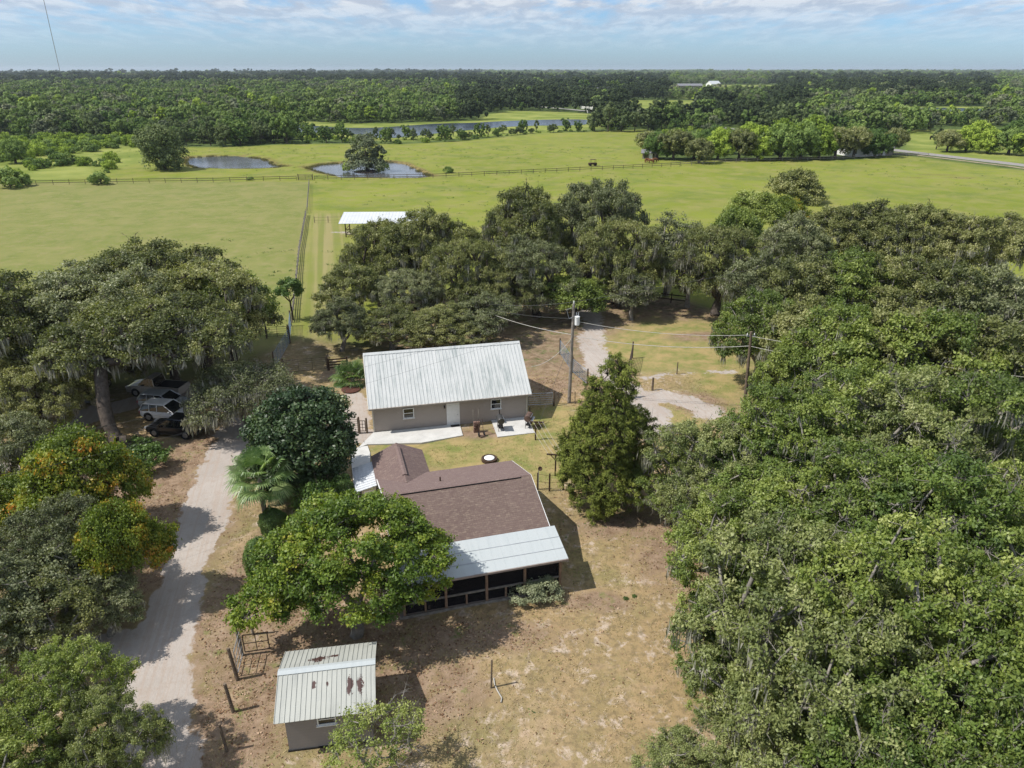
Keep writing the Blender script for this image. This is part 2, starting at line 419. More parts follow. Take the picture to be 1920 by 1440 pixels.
def ground_mat():
    t = NT('ground'); po = t.n.new('ShaderNodeNewGeometry').outputs['Position']
    def sep(a):
        n = t.n.new('ShaderNodeSeparateColor'); t.l.new(t.attr(a, 'Color'), n.inputs[0]); return n.outputs
    A, B, Cc = sep('mA'), sep('mB'), sep('mC')
    big = t.noise(.022, 4, .6, .3, po); mid = t.noise(.16, 5, .62, .3, po); med = t.noise(.55, 5, .65, .2, po)
    fine = t.noise(2.6, 4, .7, 0, po); vf = t.noise(11, 3, .7, 0, po)
    # pasture
    pas = t.mix(t.rng(big, .38, .62), (.165, .195, .028), (.205, .23, .038))
    pas = t.mix(t.rng(mid, .42, .68), pas, (.235, .225, .07))
    pas = t.mix(t.math('MULTIPLY', t.rng(t.noise(.07, 6, .7, .5, po), .5, .66), .6), pas, (.115, .155, .035))
    ln = t.mix(t.rng(mid, .36, .64), (.155, .175, .05), (.215, .21, .075))
    ln = t.mix(t.rng(med, .5, .75), ln, (.25, .215, .105))
    pas = t.mix(t.math('MULTIPLY', Cc[0], .85), pas, ln)
    pas = t.mix(t.math('MULTIPLY', t.rng(t.noise(.35, 6, .75, .3, po), .58, .72), .5), pas, (.10, .12, .03))
    pas = t.mix(t.math('MULTIPLY', t.rng(fine, .55, .75), .35), pas, (.11, .145, .028))
    rot = t.n.new('ShaderNodeMapping'); rot.inputs['Rotation'].default_value = (0, 0, radians(-13.3)); t.l.new(po, rot.inputs[0]); rv = rot.outputs[0]
    strm = t.noise(1.0, 2, .5, 0, rv, (1.1, .012, 1))
    mow = t.mix(t.rng(strm, .42, .58), (.18, .19, .055), (.27, .235, .105))
    pas = t.mix(Cc[2], pas, mow)
    # woodland floor beyond
    flo = t.mix(t.rng(mid, .35, .65), (.045, .07, .02), (.10, .14, .04))
    c = t.mix(B[0], flo, pas)
    c = t.mix(B[2], c, t.mix(t.rng(t.noise(.05, 4, .6, .3, po), .42, .6), (.15, .19, .035), (.25, .27, .07)))
    # dry yard
    y = t.mix(t.rng(med, .32, .62), (.33, .238, .135), (.235, .19, .09))
    y = t.mix(t.rng(big, .45, .6), y, (.36, .25, .13))
    y = t.mix(t.rng(mid, .52, .7), y, (.225, .20, .085))
    y = t.mix(t.rng(t.noise(.9, 6, .75, .4, po), .54, .63), y, (.47, .38, .30))
    y = t.mix(t.math('MULTIPLY', t.rng(fine, .46, .62), .7), y, (.165, .125, .07))
    y = t.mix(t.math('MULTIPLY', t.rng(vf, .6, .72), .55), y, (.42, .36, .28))
    y = t.mix(t.math('MULTIPLY', t.rng(t.noise(5.5, 4, .75, .2, po), .58, .66), .45), y, (.13, .15, .045))
    y = t.mix(t.math('MULTIPLY', t.rng(t.noise(.33, 6, .7, .4, po), .54, .64), .55), y, (.43, .31, .20))
    c = t.mix(A[0], c, y)
    g = t.mix(t.rng(med, .36, .6), (.17, .19, .055), (.33, .255, .115))
    g = t.mix(t.math('MULTIPLY', t.rng(fine, .5, .7), .5), g, (.21, .165, .07))
    c = t.mix(B[1], c, g)
    # leaf litter
    l = t.mix(t.rng(t.noise(1.3, 5, .7, 0, po), .35, .62), (.145, .098, .06), (.30, .218, .15))
    l = t.mix(t.math('MULTIPLY', t.rng(vf, .52, .66), .8), l, (.34, .22, .155))
    l = t.mix(t.rng(t.noise(.8, 5, .7, .2, po), .58, .68), l, (.14, .16, .05))
    c = t.mix(t.math('MULTIPLY', A[2], t.rng(t.noise(.7, 5, .7, .2, po), .3, .5)), c, l)
    # sand
    s = t.mix(t.rng(mid, .35, .65), (.36, .32, .285), (.43, .385, .345))
    s = t.mix(t.math('MULTIPLY', t.rng(t.noise(1.6, 5, .7, .3, po), .5, .68), .5), s, (.33, .26, .205))
    s = t.mix(t.math('MULTIPLY', t.rng(vf, .6, .75), .35), s, (.25, .20, .15))
    tr = t.noise(1.0, 3, .55, 0, rv, (4.5, .10, 1))
    s = t.mix(t.math('MULTIPLY', t.rng(tr, .5, .58), .45), s, (.36, .29, .24))
    sm = t.math('ADD', A[1], t.math('MULTIPLY', t.math('SUBTRACT', t.noise(2.1, 5, .7, .2, po), .5), 1.25))
    c = t.mix(t.rng(sm, .4, .6), c, s)
    c = t.mix(t.math('MULTIPLY', Cc[1], .9), c, t.mix(t.rng(med, .4, .6), (.10, .07, .035), (.22, .17, .07)))
    hgt = t.math('ADD', t.math('MULTIPLY', fine, 1.0), t.math('MULTIPLY', vf, .45))
    nr = t.bump(hgt, .45, .08)
    return t.done(t.principled(c, .95, .1, 0, nr))
gmat = ground_mat()
fr = m_road.ravel()[Qg].mean(1)
isroad = fr > .5
def sub(name, sel):
    q = Qg[sel]; used = np.unique(q); mp = np.zeros(len(V), np.int32); mp[used] = np.arange(len(used))
    me = fast(name, V[used], mp[q], gmat, smooth=True, col={'mA': cA[used], 'mB': cB[used], 'mC': cC[used]})
    o = bpy.data.objects.new(name, me); C.objects.link(o); o['kind'] = 'structure'; return o
ground = sub('ground', ~isroad)
track = sub('dirt_road', isroad)

def water_mat(name, col, rip=.05, sc=1.2, rough=.08):
    t = NT(name); po = t.n.new('ShaderNodeNewGeometry').outputs['Position']
    n = t.noise(sc, 4, .65, .4, po, (1, 1.6, 1))
    cc_ = t.mix(t.rng(t.noise(.05, 3, .5, 0, po), .4, .6), col, tuple(k * .6 for k in col))
    return t.done(t.principled(cc_, rough, .5, 0, t.bump(n, .5, rip)))
M['pond'] = water_mat('pond', (.13, .14, .16), .05, 1.0, .12)
M['river'] = water_mat('river', (.05, .07, .10), .03, .4, .2)
def sheet(name, pts, z, mat, grow=0.0):
    c = pts.mean(0); p = pts if not grow else pts + unit(pts - c) * grow
    # densify and round off the outline
    for _ in range(2):
        q = np.roll(p, -1, 0); p = np.stack([p * .75 + q * .25, p * .25 + q * .75], 1).reshape(-1, 2)
    mb = MB(); mb.v = [(a, b, z) for a, b in p]; mb.f = [tuple(range(len(p)))]
    o = mb.build(name, mat)
    if o.data.polygons[0].normal.z < 0: o.data.flip_normals()
    o['kind'] = 'structure'; return o
sheet('pond', POND_A, -.42, M['pond'], 1.5)
sheet('pond', POND_B, -.42, M['pond'], 1.5)
sheet('river', RIVER, .06, M['river'])
sheet('lake', LAKE, .06, M['river'])
M['asphalt'] = simple('asphalt', (.30, .28, .26), .9, .2, var=.25, scale=.8)
M['concrete'] = simple('concrete', (.56, .55, .52), .85, .2, var=.16, scale=1.1, bump=.1)
def strip(name, pts, w, z, mat):
    p = np.array(pts); t = np.gradient(p, axis=0); t = unit(t); n = np.stack([-t[:, 1], t[:, 0]], 1)
    a, b = p + n * w / 2, p - n * w / 2
    mb = MB(); mb.v = [(x, y, z) for x, y in a] + [(x, y, z) for x, y in b]; k = len(p)
    mb.f = [(k + i, k + i + 1, i + 1, i) for i in range(k - 1)]
    o = mb.build(name, mat)
    if o.data.polygons[0].normal.z < 0: o.data.flip_normals()
    o['kind'] = 'structure'; return o
RD = [G(*p) for p in [(2500, 400), (2150, 342), (1920, 310), (1800, 296), (1705, 285), (1600, 272), (1500, 258), (1400, 245), (1310, 235), (1240, 224), (1200, 218), (1100, 208), (1000, 199)]]
strip('road', RD, 6.6, .05, M['asphalt'])
strip('road_verge', [(x - 6.5, y - 2) for x, y in RD[:5]], 2.2, .03, simple('verge', (.36, .30, .2), .95, .1, var=.5, scale=.5))
# ------------------------------------------------------------------ trees
def leaf_quads(c, n, rs, L, Wd, jitter=.35):
    """diamond leaves centred on c with unit normals n"""
    N = len(c)
    r = rs.normal(size=(N, 3)); a = r - n * np.sum(r * n, 1, keepdims=True)
    a /= np.linalg.norm(a, axis=1, keepdims=True) + 1e-9
    b = np.cross(n, a)
    s = 1 + jitter * rs.uniform(-1, 1, (N, 1))
    a = a * (L * .5) * s; b = b * (Wd * .5) * s
    V = np.stack([c - a, c + b, c + a, c - b], 1).reshape(-1, 3)
    return V
def unit(v): return v / (np.linalg.norm(v, axis=-1, keepdims=True) + 1e-9)

def tubes(A, B, ra, rb, n=5):
    """many tapered tubes at once"""
    A, B = np.asarray(A, float), np.asarray(B, float); ra = np.asarray(ra)[:, None, None]; rb = np.asarray(rb)[:, None, None]
    d = unit(B - A); up = np.where(np.abs(d[:, 2:3]) > .9, np.array([[1., 0, 0]]), np.array([[0, 0, 1.]]))
    u = unit(np.cross(d, up)); v = np.cross(d, u)
    t = np.arange(n) * 2 * pi / n
    ring = u[:, None] * np.cos(t)[None, :, None] + v[:, None] * np.sin(t)[None, :, None]
    V = np.concatenate([A[:, None] + ring * ra, B[:, None] + ring * rb], 1).reshape(-1, 3)
    k = np.arange(n); q = np.stack([k, (k + 1) % n, n + (k + 1) % n, n + k], 1)
    Q = (q[None] + (np.arange(len(A)) * 2 * n)[:, None, None]).reshape(-1, 4)
    return V, Q

def sample_crown(rs, blobs, n, sep, inner=.72, low=-.35, tries=60, holes=0):
    """clump centres on the outer shell of a union of ellipsoids"""
    B = np.array(blobs, float)          # x y z rx ry rz
    w = (B[:, 3] * B[:, 4] + B[:, 5] * B[:, 4]); w /= w.sum()
    P = []; D = []; ctr = (B[:, :3] * w[:, None]).sum(0); Hd = unit(rs.normal(size=(max(1, holes), 3)) * [1, 1, .35] + [0, -.5, .55]); Hw = rs.uniform(.93, .965, max(1, holes))
    for _ in range(n * tries):
        if len(P) >= n: break
        i = rs.choice(len(B), p=w); d = unit(rs.normal(size=3)); d[2] = d[2] * .8 + .18; d = unit(d)
        if d[2] < low: continue
        rr = rs.uniform(inner, 1.0)
        p = B[i, :3] + d * B[i, 3:] * rr
        if p[2] < .6: continue
        if holes and np.any(unit(p - ctr) @ Hd.T > Hw): continue
        o = np.sqrt((((p - B[:, :3]) / B[:, 3:]) ** 2).sum(1)); o[i] = 9
        if o.min() < .62: continue
        if P and np.min(np.linalg.norm(np.array(P) - p, axis=1)) < sep: continue
        P.append(p); D.append(d)
    return np.array(P), np.array(D)

def skeleton(rs, clumps, fork, fork_r, base=(0, 0, 0), lean=(0, 0), wob=.35, penal=.35, sag=.12):
    """nodes and edges joining every clump to the trunk"""
    fork = np.array(fork, float); base = np.array(base, float)
    nodes = [base - [0, 0, .5]] + [base + (fork - base) * t + np.array([sin(t * 5) * .25, (cos(t * 4) - 1) * .2, 0]) * fork_r for t in np.linspace(.02, 1, 8)]
    n0 = len(nodes) - 1; par = list(range(-1, n0)); plen = [0.] * (n0 + 1)
    end = []
    order = np.argsort(np.linalg.norm(clumps - fork, axis=1))
    for ci in order:
        p = clumps[ci]; N = np.array(nodes[n0:]); L = np.array(plen[n0:])
        d = np.linalg.norm(N - p, axis=1) + penal * L
        away = ((N - fork) @ (p - fork)) / (np.linalg.norm(N - fork, axis=1) * np.linalg.norm(p - fork) + 1e-6)
        d = d + (1 - away) * .5 * np.linalg.norm(N - fork, axis=1)
        j = int(np.argmin(d)) + n0; a = nodes[j]
        dist = np.linalg.norm(p - a); m = max(1, int(dist / .9)); last = j
        wv = rs.normal(size=3) * wob * min(1.5, dist * .25)
        for k in range(1, m + 1):
            t = k / m; q = a + (p - a) * t + wv * sin(pi * t) + rs.normal(size=3) * .06 + np.array([0, 0, -sag * dist * sin(pi * t)])
            nodes.append(q); par.append(last); plen.append(plen[last] + dist / m); last = len(nodes) - 1
        end.append((ci, last))
    cnt = np.zeros(len(nodes))
    for _, e in end:
        k = e
        while k >= 0: cnt[k] += 1; k = par[k]
    cnt = np.maximum(cnt, 1)
    tot = cnt[0]
    R = fork_r * (cnt / tot) ** .47
    R[:n0] *= np.linspace(1.5, 1.0, n0) ** 1.3
    return np.array(nodes), np.array(par), R, dict(end)

def build_tree(name, seed, blobs, fork, trunk_r, nclump=90, sep=1.0, tufts=12, leaves=60, Rc=1.25, rt=.33, L=.15, Wd=.085,
               mat='oak_bright', bark='bark', moss=0, twig=.018, inner=.72, flat=.62, low=-.35, bare=.25, bias=(.45, .5, .8), fill=0, dead=0, sag=.12, holes=0, mw=.08, dl=.75):
    rs = np.random.RandomState(seed)
    P, D = sample_crown(rs, blobs, nclump, sep, inner, low, holes=holes)
    nodes, par, R, ends = skeleton(rs, P, fork, trunk_r, sag=sag)
    idx = np.arange(1, len(nodes))
    V1, Q1 = tubes(nodes[par[idx]], nodes[idx], R[par[idx]] if False else np.minimum(R[par[idx]], R[idx] * 1.25), R[idx], 6)
    # tufts
    nC = len(P)
    size = rs.uniform(.7, 1.3, nC)
    tc_, td, tt = [], [], []
    for i in range(nC):
        k = max(3, int(tufts * size[i] ** 1.5)); d = unit(rs.normal(size=(k, 3)) + D[i] * .7 + np.array([0, 0, .25]))
        r = rs.uniform(.35, 1.0, (k, 1)) * Rc * size[i]
        off = d * r * np.array([1.15, 1.15, flat])
        tc_.append(P[i] + off); td.append(unit(d + D[i] * .6)); tt.append(np.full(k, rs.uniform(0, 1)))
    T = np.concatenate(tc_); TD = np.concatenate(td); TT = np.concatenate(tt)
    own = np.concatenate([np.full(len(t), i) for i, t in enumerate(tc_)])
    V2, Q2 = tubes(P[own], T, np.full(len(T), twig * 1.6), np.full(len(T), twig * .6), 3)
    Vt = np.concatenate([V1, V2]); Qt = np.concatenate([Q1, Q2 + len(V1)])
    if bare:      # bare twigs showing past the leaves
        kb = int(len(T) * bare); s_ = rs.choice(len(T), kb); dd = unit(rs.normal(size=(kb, 3)) + TD[s_] * .8) * rs.uniform(.3, .8, (kb, 1))
        V3, Q3 = tubes(T[s_], T[s_] + dd, np.full(kb, twig * .8), np.full(kb, twig * .25), 3)
        Qt = np.concatenate([Qt, Q3 + len(Vt)]); Vt = np.concatenate([Vt, V3])
    if dead:      # long pale dead limbs
        s_ = rs.choice(nC, dead); A = P[s_]; dd = unit(D[s_] + rs.normal(size=(dead, 3)) * .5)
        for kk in range(3):
            B_ = A + dd * rs.uniform(.45, .95, (dead, 1)) * dl; V3, Q3 = tubes(A, B_, np.full(dead, .036 - .010 * kk), np.full(dead, .026 - .010 * kk), 4)
            Qt = np.concatenate([Qt, Q3 + len(Vt)]); Vt = np.concatenate([Vt, V3])
            for j2 in range(4):
                e2 = unit(dd + rs.normal(size=(dead, 3)) * .8) * rs.uniform(.2, .6, (dead, 1)); S_ = A + (B_ - A) * rs.uniform(.3, 1, (dead, 1))
                V3, Q3 = tubes(S_, S_ + e2, np.full(dead, .014), np.full(dead, .004), 3)
                Qt = np.concatenate([Qt, Q3 + len(Vt)]); Vt = np.concatenate([Vt, V3])
            A = B_; dd = unit(dd + rs.normal(size=(dead, 3)) * .45)
    trunk = bpy.data.objects.new('trunk', fast('trunk', Vt, Qt, M[bark], smooth=True))
    # leaves
    nT = len(T); ks = np.maximum(4, (leaves * rs.uniform(.5, 1.4, nT)).astype(int))
    o = np.repeat(np.arange(nT), ks); nL = len(o)
    off = rs.normal(size=(nL, 3)) * rt * np.array([1, 1, .7]) * rs.uniform(.6, 1.2, nT)[o][:, None]
    c = T[o] + off
    nn = unit(unit(off) * bias[0] + TD[o] * .35 + np.array([0, 0, bias[1]]) + rs.normal(size=(nL, 3)) * bias[2])
    V = leaf_quads(c, nn, rs, L, Wd)
    tuft_t = rs.uniform(0, 1, nT)
    tint_ = np.clip(.46 * TT[o] + .27 * tuft_t[o] + .27 * rs.uniform(0, 1, nL), 0, 1)
    Q = np.arange(nL * 4).reshape(-1, 4)
    crown = bpy.data.objects.new('crown', fast('crown', V, Q, M[mat], {'tint': np.repeat(tint_, 4)}))
    root = empty(name, link=False)
    trunk.parent = root; crown.parent = root
    if moss:
        s_ = rs.choice(len(idx), moss // 2) + 1
        big = R[s_] < trunk_r * .55; s_ = s_[big]
        c_ = rs.choice(nC, moss); c_ = c_[np.abs(D[c_, 2]) < .55]
        anch = np.concatenate([nodes[s_], P[c_] + D[c_] * Rc * rs.uniform(.3, .95, (len(c_), 1)) * [1, 1, .5]]); m = len(anch)
        per = 16; o2 = np.repeat(np.arange(m), per); n2 = len(o2)
        topp = anch[o2] + rs.normal(size=(n2, 3)) * np.array([.28, .28, .12]) - np.array([0, 0, .05])
        ln = (rs.uniform(.5, 1.7, m)[o2] * rs.uniform(.5, 1.1, n2))[:, None]
        th = rs.uniform(0, pi, n2); w = np.stack([np.cos(th), np.sin(th), 0 * th], 1) * rs.uniform(.6, 1.35, (n2, 1)) * mw
        mid = topp + np.concatenate([rs.normal(size=(n2, 2)) * .06, -ln * .5], 1)
        bot = topp + np.concatenate([rs.normal(size=(n2, 2)) * .1, -ln], 1)
        Vm = np.stack([topp, mid + w, bot, mid - w], 1).reshape(-1, 3)
        mo = bpy.data.objects.new('moss', fast('moss', Vm, np.arange(n2 * 4).reshape(-1, 4), M['moss'], {'tint': np.repeat(rs.uniform(0, 1, n2), 4)}))
        mo.parent = root
    return root

def plant(proto, x, y, s=1.0, rz=0.0, label=None, group=None, cat='tree', z=None, sz=None):
    o = copy_tree(proto)
    o.location = (x, y, (hz(x, y) if z is None else z) - .08); o.rotation_euler.z = rz
    o.scale = (s, s, s if sz is None else sz)
    tag(o, label, cat, group)
    return o
def at(px, py, h):
    """ground position of a tree of height h whose top shows at this pixel"""
    return G(px, py, h)
# ------------------------------------------------------------------ building materials
def metal_roof_mat(name, base, stain, streak=.5, rust=None, along='X', spec=.4, rough=.42):
    t = NT(name); o = t.co()
    st = t.noise(1.0, 5, .65, 0, o, (5.5, .35, .35) if along == 'X' else (.35, 5.5, .35))
    bl = t.noise(.45, 5, .65, .4, o)
    f = t.math('MULTIPLY', t.rng(st, .42, .68), t.rng(bl, .34, .62))
    c = t.mix(t.math('MULTIPLY', f, streak), base, stain)
    c = t.mix(t.math('MULTIPLY', t.rng(t.noise(9, 4, .7, 0, o), .5, .75), .16), c, (.3, .29, .26))
    sh = None
    if rust:
        g = None
        for (x, y, rx, ry) in rust:
            mp = t.n.new('ShaderNodeMapping'); mp.vector_type = 'TEXTURE'; t.l.new(o, mp.inputs[0])
            mp.inputs['Location'].default_value = (x, y, 0); mp.inputs['Scale'].default_value = (rx, ry, 50)
            ln = t.n.new('ShaderNodeVectorMath'); ln.operation = 'LENGTH'; t.l.new(mp.outputs[0], ln.inputs[0])
            v = ln.outputs['Value']; g = v if g is None else t.math('MINIMUM', g, v)
        n = t.noise(5.5, 6, .8, .2, o, (1, .6, 1))
        k = t.math('SUBTRACT', t.math('ADD', t.math('MULTIPLY', n, 4.2), -.75), g)
        c = t.mix(t.rng(k, .42, .5), c, (.075, .04, .035))
    return t.done(t.principled(c, rough, spec, .0))
M['roof_white'] = metal_roof_mat('roof_white', (.54, .55, .535), (.27, .31, .30), 1.0)
M['roof_porch'] = metal_roof_mat('roof_porch', (.44, .47, .47), (.36, .40, .41), .5)
M['roof_awning'] = metal_roof_mat('roof_awning', (.58, .60, .62), (.38, .40, .42), .7, along='Y')
M['roof_shed'] = metal_roof_mat('roof_shed', (.41, .415, .375), (.26, .27, .25), .9,
                                rust=[(-.45, .82, .42, .26), (.28, .95, .22, .12), (1.02, -.95, .14, .38), (1.5, -1.0, .13, .42), (-.55, -.75, .08, .25), (.05, -.8, .05, .1)])
def shingle_mat(name, a, b, c_):
    t = NT(name); o = t.co()
    mp = t.n.new('ShaderNodeMapping'); t.l.new(o, mp.inputs[0]); mp.inputs['Rotation'].default_value = (0, 0, 0)
    br = t.n.new('ShaderNodeTexBrick'); t.l.new(mp.outputs[0], br.inputs[0])
    br.inputs['Scale'].default_value = 1.0; br.inputs['Brick Width'].default_value = .30; br.inputs['Row Height'].default_value = .145
    br.inputs['Mortar Size'].default_value = .008; br.inputs['Bias'].default_value = 0.0
    br.inputs['Color1'].default_value = (*a, 1); br.inputs['Color2'].default_value = (*b, 1); br.inputs['Mortar'].default_value = (*[k * .55 for k in c_], 1)
    n = t.noise(3.5, 4, .6, .1, o, (1, 2.2, 1))
    c = t.mix(t.rng(n, .38, .6), br.outputs[0], c_)
    c = t.mix(t.math('MULTIPLY', t.rng(t.noise(.5, 5, .65, 0, o), .4, .7), .4), c, (.175, .125, .11))
    c = t.mix(t.math('MULTIPLY', t.rng(t.noise(22, 2, .6, 0, o), .5, .8), .3), c, (.3, .24, .2))
    return t.done(t.principled(c, .92, .15, 0, t.bump(t.math('ADD', br.outputs[1], n), .3, .02)))
M['shingle'] = shingle_mat('shingle', (.15, .108, .092), (.215, .165, .132), (.122, .085, .075))
M['shingle_back'] = shingle_mat('shingle_back', (.19, .135, .12), (.235, .175, .155), (.16, .112, .105))
def siding_mat(name, col, lap=.125):
    t = NT(name); o = t.co(); s_ = t.n.new('ShaderNodeSeparateXYZ'); t.l.new(o, s_.inputs[0])
    fr_ = t.math('FRACT', t.math('DIVIDE', s_.outputs[2], lap))
    line = t.rng(fr_, .0, .12, 1, 0)
    c = t.mix(t.math('MULTIPLY', line, .35), col, tuple(k * .55 for k in col))
    c = t.mix(t.math('MULTIPLY', t.rng(t.noise(1.2, 5, .65, 0, o, (1, 1, .5)), .45, .75), .25), c, tuple(k * .75 for k in col))
    return t.done(t.principled(c, .6, .3, 0, t.bump(t.math('SUBTRACT', 1.0, fr_), .12, .02)))
M['siding'] = siding_mat('siding', (.36, .315, .28))
M['siding_shed'] = siding_mat('siding_shed', (.27, .24, .22), .17)
M['cream'] = simple('cream', (.60, .57, .49), .7, .3, var=.12)
M['white'] = simple('white', (.78, .78, .76), .5, .4, var=.08)
M['glass'] = simple('glass', (.012, .014, .017), .08, .8, var=.4)
M['porch_wood'] = simple('porch_wood', (.34, .22, .15), .8, .2, var=.4, scale=5)
M['post_wood'] = simple('post_wood', (.18, .14, .105), .9, .1, var=.5, scale=5)
M['dark_wood'] = simple('dark_wood', (.085, .055, .04), .9, .1, var=.4, scale=5)
M['grey_wood'] = simple('grey_wood', (.30, .27, .235), .9, .1, var=.4, scale=4)
M['black'] = simple('black', (.015, .015, .016), .6, .3)
M['steel'] = simple('steel', (.42, .44, .46), .4, .5, .6, var=.2)
M['gate_blue'] = simple('gate_blue', (.22, .30, .38), .5, .5, .3, var=.3)
M['gate_brown'] = simple('gate_brown', (.12, .09, .07), .7, .3, var=.4)
M['wire'] = simple('wire', (.10, .10, .10), .6, .3)
M['wire_pale'] = simple('wire_pale', (.50, .48, .44), .6, .3)
M['brick'] = simple('brick', (.24, .15, .12), .9, .1, var=.5, scale=8)
M['tin_grey'] = simple('tin_grey', (.38, .40, .43), .5, .5, .2, var=.3)
def screen_mat():
    t = NT('screen'); d = t.principled((.02, .018, .02), .9, .1); tr = t.n.new('ShaderNodeBsdfTransparent')
    m = t.n.new('ShaderNodeMixShader'); m.inputs[0].default_value = .68
    t.l.new(tr.outputs[0], m.inputs[1]); t.l.new(d, m.inputs[2]); return t.done(m.outputs[0])
M['screen'] = screen_mat()

def window(parent, x, y, z, w, h, normal='-Y', fr=.075, mull='h'):
    """a frame set into a wall face at (x,y,z) with panes behind it; the wall looks along -Y"""
    f = MB(); t = .07
    f.box((x, y - t / 2 + .01, z + h / 2 - fr / 2), (w, t, fr)); f.box((x, y - t / 2 + .01, z - h / 2 + fr / 2), (w, t, fr))
    for s_ in (-1, 1): f.box((x + s_ * (w / 2 - fr / 2), y - t / 2 + .01, z), (fr, t - .004, h - 2 * fr))
    f.box((x, y - t / 2 + .013, z), (w - 2 * fr, t - .02, .05))
    o = f.build('window', M['white'], parent)
    g = MB(); g.box((x, y - .012, z), (w - 2 * fr + .01, .02, h - 2 * fr + .01)); g.build('pane', M['glass'], o)
    s = MB(); s.box((x, y - .06, z - h / 2 - .02), (w + .1, .12, .04)); s.build('sill', M['white'], o)
    return o
def rib_roof(name, x0, x1, prof, step, mat, parent, th=.05, rib=.035, rw=.05):
    """ribbed metal sheet over a profile of (y, z) points"""
    mb = MB()
    for (ya, za), (yb, zb) in zip(prof[:-1], prof[1:]):
        mb.slab([(x0, ya, za), (x1, ya, za), (x1, yb, zb), (x0, yb, zb)], th)
        L = math.hypot(yb - ya, zb - za); ang = math.atan2(zb - za, yb - ya)
        Mx = Matrix.Rotation(ang, 3, 'X'); n = int(round((x1 - x0) / step))
        for k in range(n + 1):
            x = x0 + (x1 - x0) * k / n; x = min(max(x, x0 + rw / 2), x1 - rw / 2)
            c = Vector((x, (ya + yb) / 2, (za + zb) / 2)) + Mx @ Vector((0, 0, rib / 2 - .003))
            mb.box(c, (rw, L - .01, rib), M=Mx)
    return mb.build(name, mat, parent)

# ------------------------------------------------------------------ white roofed garage
ga = radians(13.0)
gar = empty('garage', (-11.57, 54.11, 0), ga)
tag(gar, 'long taupe sided building with streaked white ribbed metal roof and a white door', 'building')
GLn, GDp = 13.2, 8.5
w_ = MB(); prof = [(0, 0), (GDp, 0), (GDp, 2.62), (GDp / 2, 5.42), (0, 2.62)]
vs = [(x, y, z) for x in (0, GLn) for y, z in prof]
w_.add(vs, [(4, 3, 2, 1, 0), (5, 6, 7, 8, 9)] + [(k, (k + 1) % 5, 5 + (k + 1) % 5, 5 + k) for k in range(5)])
w_.build('wall', M['siding'], gar)
for x in (0, GLn): MB().box((x, -.012, 1.3), (.10, .06, 2.6)).build('corner_trim', M['cream'], gar)
sl = (5.5 - 2.62) / (GDp / 2)
rib_roof('roof', -.32, GLn + .32, [(-.42, 2.66 - .42 * sl + .06), (GDp / 2, 5.56), (GDp + .42, 2.66 - .42 * sl + .06)], .305, M['roof_white'], gar)
rc = MB(); rc.slab([(-.33, GDp / 2 - .22, 5.47), (GLn + .33, GDp / 2 - .22, 5.47), (GLn + .33, GDp / 2, 5.63), (-.33, GDp / 2, 5.63)], .03)
rc.slab([(-.33, GDp / 2, 5.63), (GLn + .33, GDp / 2, 5.63), (GLn + .33, GDp / 2 + .22, 5.47), (-.33, GDp / 2 + .22, 5.47)], .03)
rc.build('ridge_cap', M['roof_white'], gar)
gt = MB(); gt.box((GLn / 2, -.47, 2.38), (GLn + .6, .1, .12)); gt.build('gutter', simple('gutter', (.40, .35, .30), .6, .3), gar)
for k, e in enumerate((-.335, GLn + .335)):
    b = MB()
    b.slab([(e - .015, -.42, 2.4), (e + .015, -.42, 2.4), (e + .015, GDp / 2, 5.5), (e - .015, GDp / 2, 5.5)], .14)
    b.slab([(e - .015, GDp / 2, 5.5), (e + .015, GDp / 2, 5.5), (e + .015, GDp + .42, 2.4), (e - .015, GDp + .42, 2.4)], .14)
    b.build('fascia', M['cream'], gar)
window(gar, 2.95, 0, 1.55, .92, .92)
window(gar, 10.45, 0, 1.62, .92, .92)
d_ = MB(); d_.box((6.72, -.035, 1.06), (.94, .05, 2.02)); door = d_.build('door', M['white'], gar)
f_ = MB(); f_.box((6.72, -.02, 2.12), (1.12, .06, .09))
for s_ in (-1, 1): f_.box((6.72 + s_ * .515, -.02, 1.04), (.09, .06, 2.07))
f_.build('door_frame', M['white'], door)
MB().lathe([(0.001, 0), (.035, .01), (.035, .05), (.001, .06)], (7.08, -.07, 1.0), 8, Matrix.Rotation(pi / 2, 3, 'X')).build('handle', M['steel'], door)
pn = MB()
for a in (-.2, .2):
    for zc_, hh in ((.55, .6), (1.25, .5), (1.75, .26)): pn.box((6.72 + a, -.064, zc_), (.26, .012, hh))
pn.build('door_panel', M['white'], door)
lm = MB(); lm.box((6.0, -.05, 1.86), (.1, .08, .14)); lm.lathe([(.04, 0), (.07, .12), (.05, .16), (.01, .18)], (6.0, -.14, 1.7), 8); lm.build('wall_lamp', M['black'], gar)
mt = MB(); mt.box((6.8, -.38, .10), (.75, .45, .02)); o = mt.build('doormat', M['black']); o.location = gar.location; o.rotation_euler.z = ga
tag(o, 'dark doormat on the concrete below the white door', 'doormat')
# concrete slabs
def slab_px(name, pts, z1, label=None, kind='structure', mat='concrete'):
    P_ = [G(*p) for p in pts]; o = MB().prism(P_, -.1, z1).build(name, M[mat]); o['kind'] = kind; return o
slab_px('patio', [(671, 842), (700, 813), (846, 797.5), (862, 797), (868, 818), (790, 832), (689, 835)], .10)
slab_px('patio', [(921, 789), (984, 783), (1003, 813), (933, 821)], .10)
slab_px('pavement', [(657, 842), (689.5, 837), (694, 850), (696, 920), (664, 925), (660, 880)], .07)

